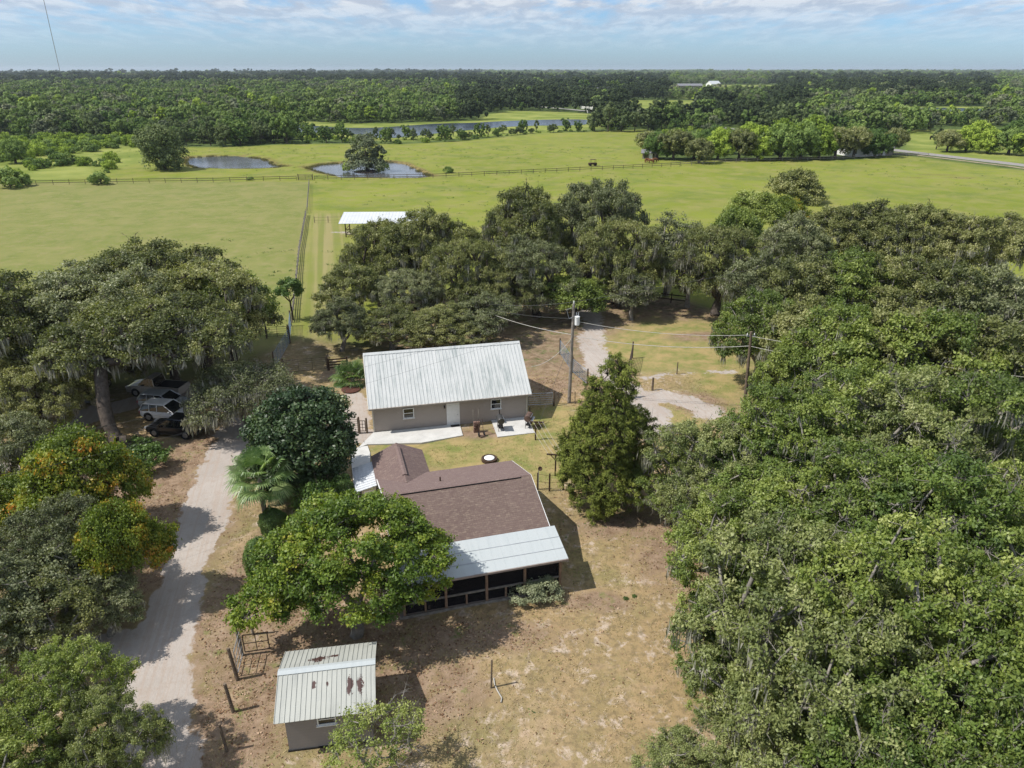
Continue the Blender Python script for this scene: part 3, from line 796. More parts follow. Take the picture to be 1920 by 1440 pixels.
# ------------------------------------------------------------------ brown house
ha = radians(15.5); HO = (1.2, 40.2, 0)
hs = empty('house', HO, ha)
tag(hs, 'single storey house with brown shingle gable roof and a back wing', 'house')
HL = 9.4
w_ = MB(); prof = [(-3.75, 0), (4.2, 0), (4.2, 2.62), (0, 4.05), (-3.75, 2.78)]
vs = [(x, y, z) for x in (-HL + .22, -.3) for y, z in prof]
w_.add(vs, [(4, 3, 2, 1, 0), (5, 6, 7, 8, 9)] + [(k, (k + 1) % 5, 5 + (k + 1) % 5, 5 + k) for k in range(5)])
w_.build('wall', M['cream'], hs)
w_ = MB(); prof = [(-9.25, 0), (-6.05, 0), (-6.05, 2.45), (-7.65, 3.2), (-9.25, 2.45)]
vs = [(x, y, z) for y in (4.3, 7.8) for x, z in prof]
w_.add(vs, [(4, 3, 2, 1, 0), (5, 6, 7, 8, 9)] + [(k, (k + 1) % 5, 5 + (k + 1) % 5, 5 + k) for k in range(5)])
w_.build('wing_wall', M['cream'], hs)
zf = 2.88
fr_ = MB().slab([(-HL, -3.95, zf), (0, -3.95, zf), (0, 0, 4.22), (-HL, 0, 4.22)], .1).build('roof', M['shingle'], hs)
bk = MB().slab([(-HL, .0, 4.215), (0, 0, 4.215), (0, 4.6, 2.74), (-HL, 4.6, 2.74)], .1).build('roof_back', M['shingle_back'], hs)
wg = MB(); wg.slab([(-9.5, 4.45, 2.62), (-7.65, 2.4, 3.47), (-7.65, 8.05, 3.47), (-9.5, 8.05, 2.62)], .1)
wg.slab([(-7.65, 2.4, 3.47), (-5.8, 4.45, 2.62), (-5.8, 8.05, 2.62), (-7.65, 8.05, 3.47)], .1)
M['shingle_wing'] = shingle_mat('shingle_wing', (.16, .112, .10), (.22, .165, .14), (.13, .09, .085))
wg.build('wing_roof', M['shingle_wing'], hs)
rv = MB(); rv.slab([(-HL + .9, -.14, 4.235), (-.7, -.14, 4.235), (-.7, .0, 4.275), (-HL + .9, 0, 4.275)], .03); rv.slab([(-HL + .9, 0, 4.275), (-.7, 0, 4.275), (-.7, .14, 4.235), (-HL + .9, .14, 4.235)], .03)
rvo = rv.build('ridge_vent', M['shingle_back'], hs)
MB().box((-HL / 2 + .1, -.17, 4.2), (HL - 1.6, .035, .05)).build('vent_slot', M['black'], rvo)
wv = MB(); wv.slab([(-7.82, 3.4, 3.475), (-7.65, 3.4, 3.53), (-7.65, 7.3, 3.53), (-7.82, 7.3, 3.475)], .03); wv.slab([(-7.65, 3.4, 3.53), (-7.48, 3.4, 3.475), (-7.48, 7.3, 3.475), (-7.65, 7.3, 3.53)], .03)
wvo = wv.build('ridge_vent', M['shingle_back'], hs)
MB().box((-7.46, 5.35, 3.44), (.03, 3.9, .05)).build('vent_slot', M['black'], wvo)
for x in (-HL - .02, .02):
    ff = MB()
    ff.slab([(x - .02, -3.95, zf - .0), (x + .02, -3.95, zf - .0), (x + .02, 0, 4.2), (x - .02, 0, 4.2)], .2)
    ff.slab([(x - .02, 0, 4.2), (x + .02, 0, 4.2), (x + .02, 4.6, 2.73), (x - .02, 4.6, 2.73)], .2)
    ff.build('fascia', M['white'], hs)
MB().tube((-5.6, 1.6, 3.5), (-5.6, 1.6, 4.0), .05, .05, 8).build('vent_pipe', M['dark_wood'], hs)
# porch
pr_ = rib_roof('porch_roof', -HL, .3, [(-6.5, 2.34), (-3.97, 2.9)], .62, M['roof_porch'], hs, rib=.012, rw=.03)
bt = MB()
for yy in (-5.7, -4.85): bt.box((-HL / 2 + .15, yy, 2.34 + (yy + 6.5) * .2213 + .008), (HL + .28, .03, .02), M=Matrix.Rotation(math.atan(.2213), 3, 'X'))
bt.build('roof_seam', M['tin_grey'], pr_)
MB().box((-HL / 2 + .15, -6.53, 2.27), (HL + .3, .05, .12)).build('porch_fascia', simple('porch_fascia', (.38, .31, .27), .7), hs)
PX = [-.06, -2.2, -4.45, -6.8, -9.15]
for x in PX: MB().box((x, -6.17, 1.14), (.14, .14, 2.26)).build('porch_post', M['porch_wood'], hs)
for a, b in zip(PX[:-1], PX[1:]):
    m = (a + b) / 2
    MB().box((m, -6.17, .44), (.10, .09, .80)).build('porch_stud', M['porch_wood'], hs)
    MB().box((m, -6.17, .90), (a - b - .15, .085, .09)).build('porch_rail', M['grey_wood'], hs)
    MB().box((m, -6.11, 1.12), (a - b - .05, .012, 2.2)).build('porch_screen', M['screen'], hs)
MB().box((-.06, -5.0, .9), (.085, 2.2, .09)).build('porch_rail', M['grey_wood'], hs)
MB().box((-.06, -5.0, 1.15), (.012, 2.2, 2.2)).build('porch_screen', M['screen'], hs)
MB().box((-HL / 2, -5.05, .08), (HL, 2.4, .14)).build('porch_floor', simple('porch_floor', (.24, .20, .17), .9), hs)
MB().box((-HL / 2, -6.28, .07), (HL + .1, .10, .16)).build('porch_sill', M['grey_wood'], hs)
# awning on the left side
aw = MB(); Q4 = [(-10.85, 4.15, 2.18), (-9.52, 4.25, 2.5), (-9.52, 7.65, 2.5), (-10.85, 7.1, 2.18)]
awn = rib_roof('awning_roof', 0, 3.3, [(-.7, -.16), (.7, .16)], .3, M['roof_awning'], hs, th=.03)
awn.location = (-10.18, 7.4, 2.36); awn.rotation_euler.z = -pi / 2
MB().box((-10.0, 4.62, 1.1), (.95, .08, 2.2)).build('entry_wall', M['cream'], hs)
MB().box((-10.0, 4.565, 1.0), (.75, .03, 1.9)).build('entry_door', M['white'], hs)
for y in (4.3, 7.2): MB().box((-10.75, y, 1.1), (.08, .08, 2.2)).build('awning_post', M['white'], hs)

# ------------------------------------------------------------------ shed
sa = radians(9.0)
sh = empty('shed', (-8.46, 25.2, 0), sa)
tag(sh, 'small grey brown shed with rust patched ribbed metal roof and one window', 'shed')
w_ = MB(); prof = [(-1.8, 0), (1.7, 0), (1.7, 2.3), (0, 2.88), (-1.8, 2.22)]
vs = [(x, y, z) for x in (-1.8, 1.9) for y, z in prof]
w_.add(vs, [(4, 3, 2, 1, 0), (5, 6, 7, 8, 9)] + [(k, (k + 1) % 5, 5 + (k + 1) % 5, 5 + k) for k in range(5)])
w_.build('wall', M['siding_shed'], sh)
rib_roof('roof', -2.17, 2.17, [(-2.2, 2.2), (0, 2.98), (1.95, 2.32)], .217, M['roof_shed'], sh, th=.03, rib=.028, rw=.022)
rc = MB(); rc.slab([(-2.18, -.2, 2.955), (2.18, -.2, 2.955), (2.18, 0, 3.025), (-2.18, 0, 3.025)], .012); rc.slab([(-2.18, 0, 3.025), (2.18, 0, 3.025), (2.18, .2, 2.955), (-2.18, .2, 2.955)], .012)
rc.build('ridge_cap', M['roof_porch'], sh)
window(sh, -.02, -1.8, 1.72, .82, .62, fr=.055)
MB().box((.05, -1.8, .04), (3.8, .1, .12)).build('base_board', M['black'], sh)

# ------------------------------------------------------------------ pasture shelter
psx, psy = G(643, 445)
ps = empty('pasture_shelter', (psx + .3, psy, 0), radians(2))
tag(ps, 'open pasture shelter with long white metal roof on dark posts', 'shelter')
rib_roof('roof', -.6, 14.0, [(-1.4, 2.75), (4.6, 3.75)], .6, M['roof_awning'], ps, rib=.03)
for k in range(4):
    for y, z in ((.0, 2.9), (4.2, 3.6)): MB().box((.3 + k * 4.3, y, z / 2), (.17, .17, z)).build('post', M['dark_wood'], ps)
rl = MB()
for z in (.5, .95, 1.4): rl.box((2.2, .0, z), (3.9, .05, .1)); rl.box((.3, 2.1, z), (.05, 4.0, .1))
rl.build('rail', M['dark_wood'], ps)
tr = MB(); tr.box((1.9, 2.6, .35), (1.7, .7, .5)); tr.build('feed_trough', M['brick'], ps, bevel=.06)
# ------------------------------------------------------------------ fences and gates
def fence(name, pts, label, h=1.2, step=3.0, rails=(.4, .75, 1.1), post=.13, rail=.05, mat='post_wood', rmat=None, group=None, cat='fence', wire=False, postn=6, drop=.0, jitter=0):
    P_ = [Vector((*p, 0)) for p in pts]; root = empty(name, (P_[0].x, P_[0].y, 0)); o0 = P_[0]
    tag(root, label, cat, group)
    tot = 0; posts = []; r = MB(); rr = random.Random(len(label) + int(abs(P_[0].x)))
    for a, b in zip(P_[:-1], P_[1:]):
        L = (b - a).length; n = max(1, int(round(L / step)))
        for k in range(n):
            p, q = a.lerp(b, k / n), a.lerp(b, (k + 1) / n)
            posts.append(p)
            for z in rails:
                if wire: r.tube((p.x - o0.x, p.y - o0.y, z), (q.x - o0.x, q.y - o0.y, z), rail, rail, 4, False)
                else:
                    d = q - p; m = (p + q) / 2 - o0
                    r.box((m.x, m.y, z), (d.length - .01, rail, .13), math.atan2(d.y, d.x))
        posts_end = b
    posts.append(P_[-1])
    if drop: posts = [p for p in posts if rr.random() > drop]
    pm = MB().tube((0, 0, -.1), (0, 0, h), post / 2, post / 2.2, postn).build('post', M[mat], root); pm.location = posts[0] - o0
    for p in posts[1:100]:
        c = pm.copy(); C.objects.link(c); c.parent = root; c.location = p - o0; c.rotation_euler = (rr.uniform(-.03, .03), rr.uniform(-.03, .03), 0); c.scale.z = 1 + rr.uniform(-.08, .08)
    if rails: r.build('rail', M[rmat or mat], root)
    return root
def pipe_gate(name, a, b, label, h=1.35, n=6, mat='gate_blue', r=.028, mesh=False, group=None, z0=.2, ends=True, cat='gate'):
    a, b = Vector((*a, 0)), Vector((*b, 0)); L = (b - a).length; root = empty(name, a, math.atan2(b.y - a.y, b.x - a.x)); tag(root, label, cat, group)
    f = MB(); f.path([(0, 0, z0), (L, 0, z0), (L, 0, h), (0, 0, h), (0, 0, z0)], r, 6); f.build('gate_frame', M[mat], root)
    g = MB()
    for k in range(1, n): z = z0 + (h - z0) * k / n; g.tube((0, 0, z), (L, 0, z), r * .75, r * .75, 5, False)
    for k in range(1, max(2, int(L / 1.3))): x = L * k / max(2, int(L / 1.3)); g.tube((x, 0, z0), (x, 0, h), r * .75, r * .75, 5, False)
    g.build('gate_bars', M[mat], root)
    if ends:
        for x in (-.12, L + .12): MB().tube((x, 0, -.1), (x, 0, h + .25), .09, .08, 8).build('gate_post', M['post_wood'], root)
    return root
# far pasture fence, its left and right runs
fence('pasture_fence', [G(-60, 350), G(100, 346.5), G(220, 344), G(400, 342), G(556, 338)], 'wooden rail fence along the far edge of the left pasture below the ponds', 1.3, 4.2, (.55, 1.1), .15, .055, 'post_wood')
fence('pasture_fence', [G(590, 338), G(812, 334), G(1000, 325), G(1150, 318), G(1275, 311.5)], 'wooden rail fence running from the round pond to the clump of oaks', 1.3, 3.6, (.55, 1.1), .15, .055, 'post_wood')
pipe_gate('pasture_gate', G(560, 338), G(586, 338), 'dark closed gate where the two far pasture fences meet', 1.5, 5, 'gate_brown', .06)
fence('roadside_fence', [G(1275, 311), G(1420, 303), G(1560, 300), G(1700, 293), G(1740, 294)], 'pale rail fence along the foot of the far oak clump', 1.3, 4.5, (.6, 1.15), .18, .07, 'grey_wood')
fence('lane_fence', [G(580, 345), G(576, 400)], 'thin wire fence going up to the far pasture gate', 1.3, 4, (.45, .85, 1.25), .14, .03, 'grey_wood', wire=True)
fence('lane_fence', [G(574, 404), G(562, 470), G(553, 560), G(548, 605)], 'grey rail fence between the left pasture and the mown lane', 1.3, 2.6, (.35, .7, 1.05), .15, .05, 'grey_wood')
fence('paddock_fence', [G(590, 418), G(641, 417)], 'short wire fence between the lane and the pasture shelter', 1.3, 3.4, (.5, 1.1), .13, .02, 'post_wood', wire=True)
pipe_gate('corral_panel', G(546, 612), G(544, 642), 'blue grey pipe corral panel at the near end of the lane fence', 1.7, 7)
pipe_gate('corral_panel', G(543, 645), G(516, 692), 'long blue grey pipe corral panel leaning beside the big left oaks', 1.7, 7)
pipe_gate('pipe_gate', G(502, 634), G(540, 636), 'brown pipe gate left of the small bushy tree on the lane fence', 1.5, 6, 'gate_brown')
pipe_gate('pipe_gate', G(535, 701), G(613, 694), 'long rusty pipe gate left of the four board wooden fence', 1.4, 6, 'gate_brown', .022)
fence('board_fence', [G(617, 694), G(652, 691)], 'dark brown four board fence beside the fan palm', 1.25, 2.2, (.25, .55, .85, 1.12), .18, .05, 'dark_wood')
pipe_gate('patio_gate', G(676, 812), G(686, 812), 'wooden gate at the left corner of the white roofed building', 1.15, 3, 'gate_brown', .03)
pipe_gate('pipe_gate', G(640, 812), G(672, 813), 'curved top pipe gate between the dark round tree and the white roofed building', 1.3, 6, 'gate_brown', .02)
pipe_gate('field_gate', G(990, 763), G(1036, 761), 'grey pipe gate in the shadow right of the white roofed building', 1.3, 5, 'steel', .03)
fence('yard_fence', [G(1047, 757), G(1078, 757), G(1100, 760)], 'low wire fence at the foot of the transformer pole', 1.2, 2, (.05, .6, 1.1), .08, .012, 'post_wood', wire=True)
pipe_gate('corral_panel', G(1050, 665), G(1072, 698), 'blue pipe panel behind the transformer pole, left of the sandy lane', 1.6, 6)
pipe_gate('corral_panel', G(1074, 700), G(1100, 722), 'nearer blue pipe panel left of the sandy lane', 1.5, 6)
pipe_gate('pipe_gate', G(1185, 672), G(1178, 705), 'bowed pipe gate on the right of the sandy lane behind the cedar', 1.6, 6, 'gate_brown')
fence('house_fence', [G(1008, 918), G(1030, 921), G(1056, 918)], 'wire fence with a stout post between the house and the cedar', 1.4, 1.4, (.1, .7, 1.3), .13, .014, 'dark_wood', wire=True)
fence('wood_fence', [G(1195, 560), G(1290, 572)], 'dark rail fence under the tall oaks behind the clearing', 1.3, 2.6, (.5, 1.1), .16, .06, 'dark_wood')
# frontage gate and posts by the shed
def lone_post(px, py, h, r, label, lean=(0, 0), mat='post_wood', cat='post', group=None):
    o = MB().tube((0, 0, -.1), (lean[0], lean[1], h), r, r * .85, 8).build('fence_post', M[mat]); x, y = G(px, py); o.location = (x, y, hz(x, y)); tag(o, label, cat, group); return o
lone_post(455, 1229, 1.85, .085, 'upper of the two thick grey posts holding the open gate left of the shed', (-.1, 0), 'grey_wood')
lone_post(446, 1275, 1.95, .095, 'lower of the two thick dark posts holding the open gate left of the shed', (-.22, .1))
lone_post(438, 1335, 1.7, .09, 'dark leaning post just below the gate left of the shed', (-.2, .1))
lone_post(426, 1408, 1.6, .07, 'thin post left of the shed, lowest of the row', (-.12, .05))
lone_post(475, 1190, 1.7, .07, 'post in the leaves left of the yellow green tree', (-.05, 0), 'grey_wood')
lone_post(1223, 732, 1.3, .11, 'short dark post standing in the sand patch right of the cedar')
lone_post(1269, 701, 1.3, .06, 'thin post at the front of the grass clearing')
lone_post(921, 1290, 1.7, .05, 'thin leaning stake in the tree shadow on the dry lawn', (.05, .1))
ax, ay = G(457, 1228); bx, by = G(447, 1268)
pipe_gate('frontage_gate', (ax, ay), (bx, by), 'narrow pale pipe gate leaning left of the shed', 1.6, 3, 'steel', .025, ends=False)
pipe_gate('frontage_gate', (ax + .1, ay), (ax + 1.3, ay + .25), 'dark pipe gate standing open between the shed and the thick posts', 1.3, 2, 'gate_brown', .03, ends=False)

# ------------------------------------------------------------------ utility poles and wires
def sagline(mb, a, b, sag, r=.014, n=14):
    a, b = Vector(a), Vector(b); pts = [a.lerp(b, k / n) - Vector((0, 0, sag * 4 * (k / n) * (1 - k / n))) for k in range(n + 1)]
    mb.path(pts, r, 4)
p1x, p1y = G(1067, 755); p2x, p2y = G(1395, 773)
H1 = 9.45
pole = empty('utility_pole', (p1x, p1y, 0)); tag(pole, 'tall grey wooden utility pole carrying a transformer can', 'utility pole')
MB().tube((0, 0, -.2), (.12, 0, H1), .17, .11, 12).build('pole', M['grey_wood'], pole)
tf = MB().lathe([(.001, 0), (.2, .02), (.22, .06), (.22, .72), (.24, .74), (.24, .80), (.12, .86), (.001, .88)], (.45, -.05, 7.5), 16).build('transformer', M['white'], pole, smooth=False)
for dx in (-.08, .1): MB().lathe([(.03, 0), (.06, .08), (.03, .14), (.055, .22), (.02, .34)], (.45 + dx, -.05, 8.35), 8).build('bushing', M['tin_grey'], tf)
MB().box((.22, 0, 8.0), (.3, .06, .08)).build('bracket', M['tin_grey'], pole)
MB().lathe([(.02, 0), (.05, .08), (.03, .12), (.05, .2), (.01, .26)], (.12, 0, H1), 8).build('insulator', M['white'], pole)
cu = MB(); cu.path([(-.05, -.1, 9.1), (-.5, -.15, 8.95), (-.25, -.1, 8.1), (.3, -.1, 8.4)], .02, 5); cu.build('cutout_lead', M['tin_grey'], pole)
pole2 = empty('utility_pole', (p2x, p2y, 0)); tag(pole2, 'plain leaning wooden utility pole at the edge of the right hand oaks', 'utility pole')
H2 = 7.6
MB().tube((0, 0, -.2), (-.35, 0, H2), .17, .11, 12).build('pole', M['post_wood'], pole2)
for s_ in (-1, 1): MB().lathe([(.03, 0), (.06, .1), (.03, .18), (.01, .24)], (-.35 + s_ * .3, 0, H2 - .35), 8).build('insulator', M['white'], pole2)
MB().box((-.35, 0, H2 - .4), (.75, .06, .06)).build('bracket', M['tin_grey'], pole2)
T1 = Vector((p1x + .12, p1y, 0)); T2 = Vector((p2x - .35, p2y, 0))
def wire(name, a, b, sag, label, mat='wire', r=.014, cat='power line'):
    mb = MB(); sagline(mb, a, b, sag, r); o = mb.build(name, M[mat]); tag(o, label, cat); return o
V3_ = lambda v, z: (v.x, v.y, z)
wire('power_line', V3_(T1, 9.6), (-3.2, 76, 4.6), .3, 'topmost wire running left from the transformer pole behind the oaks')
wire('power_line', V3_(T1, 9.6), (60, 96, 10.5), .8, 'topmost wire running right from the transformer pole over the dark trees')
wire('power_line', V3_(T1, 7.9), V3_(T2, 7.3), .5, 'upper pale wire between the two utility poles', 'wire_pale', .02)
wire('power_line', V3_(T1, 6.5), V3_(T2, 6.3), .5, 'lower pale wire between the two utility poles', 'wire_pale', .026)
wire('power_line', V3_(T1, 8.1), (-3.2, 76, 4.2), .3, 'middle wire running left from the transformer pole')
wire('power_line', V3_(T1, 6.6), (-3.0, 76, 3.7), .3, 'thick pale wire running left below the middle one', 'wire_pale', .024)
wire('power_line', V3_(T2, 7.2), (40, 43, 9.0), .3, 'upper wire going from the leaning pole into the right hand oaks', 'wire_pale', .016)
wire('power_line', V3_(T2, 6.3), (40, 41, 8.0), .3, 'lower wire going from the leaning pole into the right hand oaks', 'wire_pale', .016)
wire('service_cable', V3_(T1, 6.4), (1.7, 58.6, 4.2), .6, 'looping service cable from the transformer pole down to the white roof', 'wire_pale', .02, 'cable')
wire('power_line', V3_(T1, 9.2), (-46, 23.0, 10.6), 1.6, 'upper of two thin wires crossing the left trees to the transformer pole', 'wire', .006)
wire('power_line', V3_(T1, 8.2), (-46, 20.5, 9.2), 1.5, 'lower of two thin wires crossing the left trees to the transformer pole', 'wire', .006)
wire('guy_wire', V3_(T1, 6.5), (G(1008, 800)[0], G(1008, 800)[1], 0), 0, 'straight guy wire from the transformer pole to the ground by the patio', 'wire', .014, 'guy wire')
# clothesline posts
def tpost(px, py, h, label):
    x, y = G(px, py); o = empty('clothesline_post', (x, y, 0), radians(-8)); tag(o, label, 'clothesline post', 'clothesline posts')
    MB().box((0, 0, h / 2), (.11, .11, h)).build('upright', M['dark_wood'], o)
    MB().box((0, 0, h + .05), (1.35, .09, .10)).build('crossbar', M['dark_wood'], o)
    b = MB()
    for s_ in (-1, 1): b.tube((0, 0, h - .42), (s_ * .38, 0, h), .035, .035, 5)
    b.build('brace', M['dark_wood'], o); return Vector((x, y, h))
ta = tpost(1041, 892, 1.75, 'nearer brown wooden T shaped clothesline post beside the cedar')
tb = tpost(1004, 826, 1.65, 'farther clothesline post at the corner of the right patio')
cl_ = MB()
for k in (-.55, -.2, .2, .55): sagline(cl_, ta + Vector((k, 0, .1)), tb + Vector((k, 0, .1)), .1, .009, 6)
tag(cl_.build('clothesline', M['wire_pale']), 'four pale cords strung between the two clothesline posts', 'clothesline')

# ------------------------------------------------------------------ yard things
def smoker(px, py, rz, label, body, flue=True):
    x, y = G(px, py, .1); o = empty('barrel_grill', (x, y, .1), rz); tag(o, label, 'grill')
    Rx = Matrix.Rotation(pi / 2, 3, 'Y')
    MB().lathe([(.001, -.5), (.27, -.5), (.29, -.47), (.29, .47), (.27, .5), (.001, .5)], (0, 0, .95), 18, Rx).build('barrel', M[body], o, smooth=False)
    MB().box((0, -.27, 1.08), (.8, .03, .04)).build('lid_handle', M['steel'], o)
    for a in (-.38, .38):
        for b in (-.2, .2): MB().tube((a, b, 0), (a * .9, b * .7, .75), .022, .022, 6).build('leg', M['black'], o)
    MB().box((0, -.02, .28), (.75, .42, .03)).build('shelf', M['black'], o)
    MB().tube((.4, 0, 1.2), (.4, 0, 1.65), .045, .045, 8).build('chimney', M['black'], o)
    MB().box((-.1, -.38, .83), (.9, .2, .025)).build('side_shelf', M['steel'], o)
    return o
M['grill_grey'] = simple('grill_grey', (.085, .085, .085), .45, .5, .3, var=.4)
M['grill_rust'] = simple('grill_rust', (.15, .10, .08), .8, .2, var=.5)
smoker(938, 805, radians(100), 'black barrel smoker grill standing on the left of the right patio', 'grill_grey')
smoker(991, 800, radians(75), 'rusty grey barrel grill at the right corner of the right patio', 'grill_rust')
x, y = G(894, 810); bp = empty('brick_stack', (x, y, 0), ga); tag(bp, 'rough column of stacked bricks with metal rods by the wall', 'brick stack')
bs = MB(); rr = random.Random(3)
for k in range(9):
    for a in (-.13, .13): bs.box((a + rr.uniform(-.03, .03), rr.uniform(-.05, .05), .06 + k * .105), (.24, .26, .095), rr.uniform(-.15, .15))
bs.build('brick_pile', M['brick'], bp)
for a in (-.2, .22): MB().tube((a, .25, 0), (a * 1.1, .32, 1.9), .03, .03, 6).build('rod', M['grey_wood'], bp)
x, y = G(903, 818); hc = empty('hand_cart', (x, y, 0), .3); tag(hc, 'dark two wheeled hand cart standing in the mulch between the patios', 'cart')
for s_ in (-1, 1):
    MB().lathe([(.001, -.04), (.17, -.04), (.19, 0), (.17, .04), (.001, .04)], (s_ * .24, 0, .19), 14, Matrix.Rotation(pi / 2, 3, 'Y')).build('wheel', M['black'], hc)
    MB().tube((s_ * .16, 0, .15), (s_ * .16, .28, 1.45), .022, .022, 6).build('handle_bar', M['grill_rust'], hc)
rg = MB()
for z in (.35, .7, 1.05, 1.4): rg.tube((-.16, .05 + z * .18, z), (.16, .05 + z * .18, z), .018, .018, 5)
rg.box((0, -.14, .1), (.42, .3, .03)); rg.build('cart_frame', M['grill_rust'], hc)
x, y = G(917.5, 864); fp = empty('fire_ring', (x, y, 0)); tag(fp, 'round dark ring with a white lid in the back lawn', 'fire ring')
MB().lathe([(.5, 0), (.62, .02), (.62, .26), (.5, .28), (.47, .2)], (0, 0, 0), 24).build('ring', M['dark_wood'], fp)
MB().lathe([(.001, .2), (.38, .24), (.41, .28), (.36, .31), (.001, .36)], (0, .0, 0), 24).build('lid', M['white'], fp)
x, y = G(1000, 798.5, .1); fb = empty('spoked_wheel', (x + .6, y, 0)); tag(fb, 'low pile of brown branches beside the rusty grill', 'brush pile'); fb.name = 'brush_pile'
bb = MB(); rr = random.Random(9)
for k in range(60):
    a = rr.uniform(0, 2 * pi); r = rr.uniform(0, .5); p = Vector((r * cos(a), r * sin(a), rr.uniform(0, .5))); q = p + Vector((rr.uniform(-.5, .5), rr.uniform(-.5, .5), rr.uniform(-.15, .3)))
    bb.tube(p, q, .012, .006, 4)
bb.build('twigs', M['dark_wood'], fb)
x, y = G(658, 731); MB_ = MB().lathe([(.001, .0), (.85, .02), (.9, .1), (.7, .14), (.001, .12)], (0, 0, 0), 24).build('mulch_bed', simple('mulch', (.13, .06, .045), .95, .1, var=.5, scale=12, bump=.6)); MB_.location = (x, y, 0); tag(MB_, 'round bed of dark red mulch by the fan palm', 'mulch bed')
# antenna at the right end of the house
x, y = 1.75, 41.4; an = empty('antenna', (x, y, 0)); tag(an, 'thin mast with a small dark dish at the right end of the house', 'antenna')
MB().tube((0, 0, 0), (0, 0, 3.9), .025, .02, 6).build('mast', M['steel'], an)
MB().lathe([(.001, 0), (.1, .02), (.15, .05), (.14, .07), (.001, .02)], (.1, 0, 3.95), 14, Matrix.Rotation(radians(65), 3, 'X')).build('dish', M['dark_wood'], an)
# hose on the lawn
x, y = G(925, 1300); h_ = MB(); pts = [(0, .9, .03), (.05, .5, .03), (.2, .1, .03), (.42, -.35, .03), (.38, -.6, .03)]; h_.path(pts, .03, 6); o = h_.build('hose', M['wire_pale']); o.location = (x, y, .04); tag(o, 'pale length of hose lying in the tree shadow on the dry lawn', 'hose')

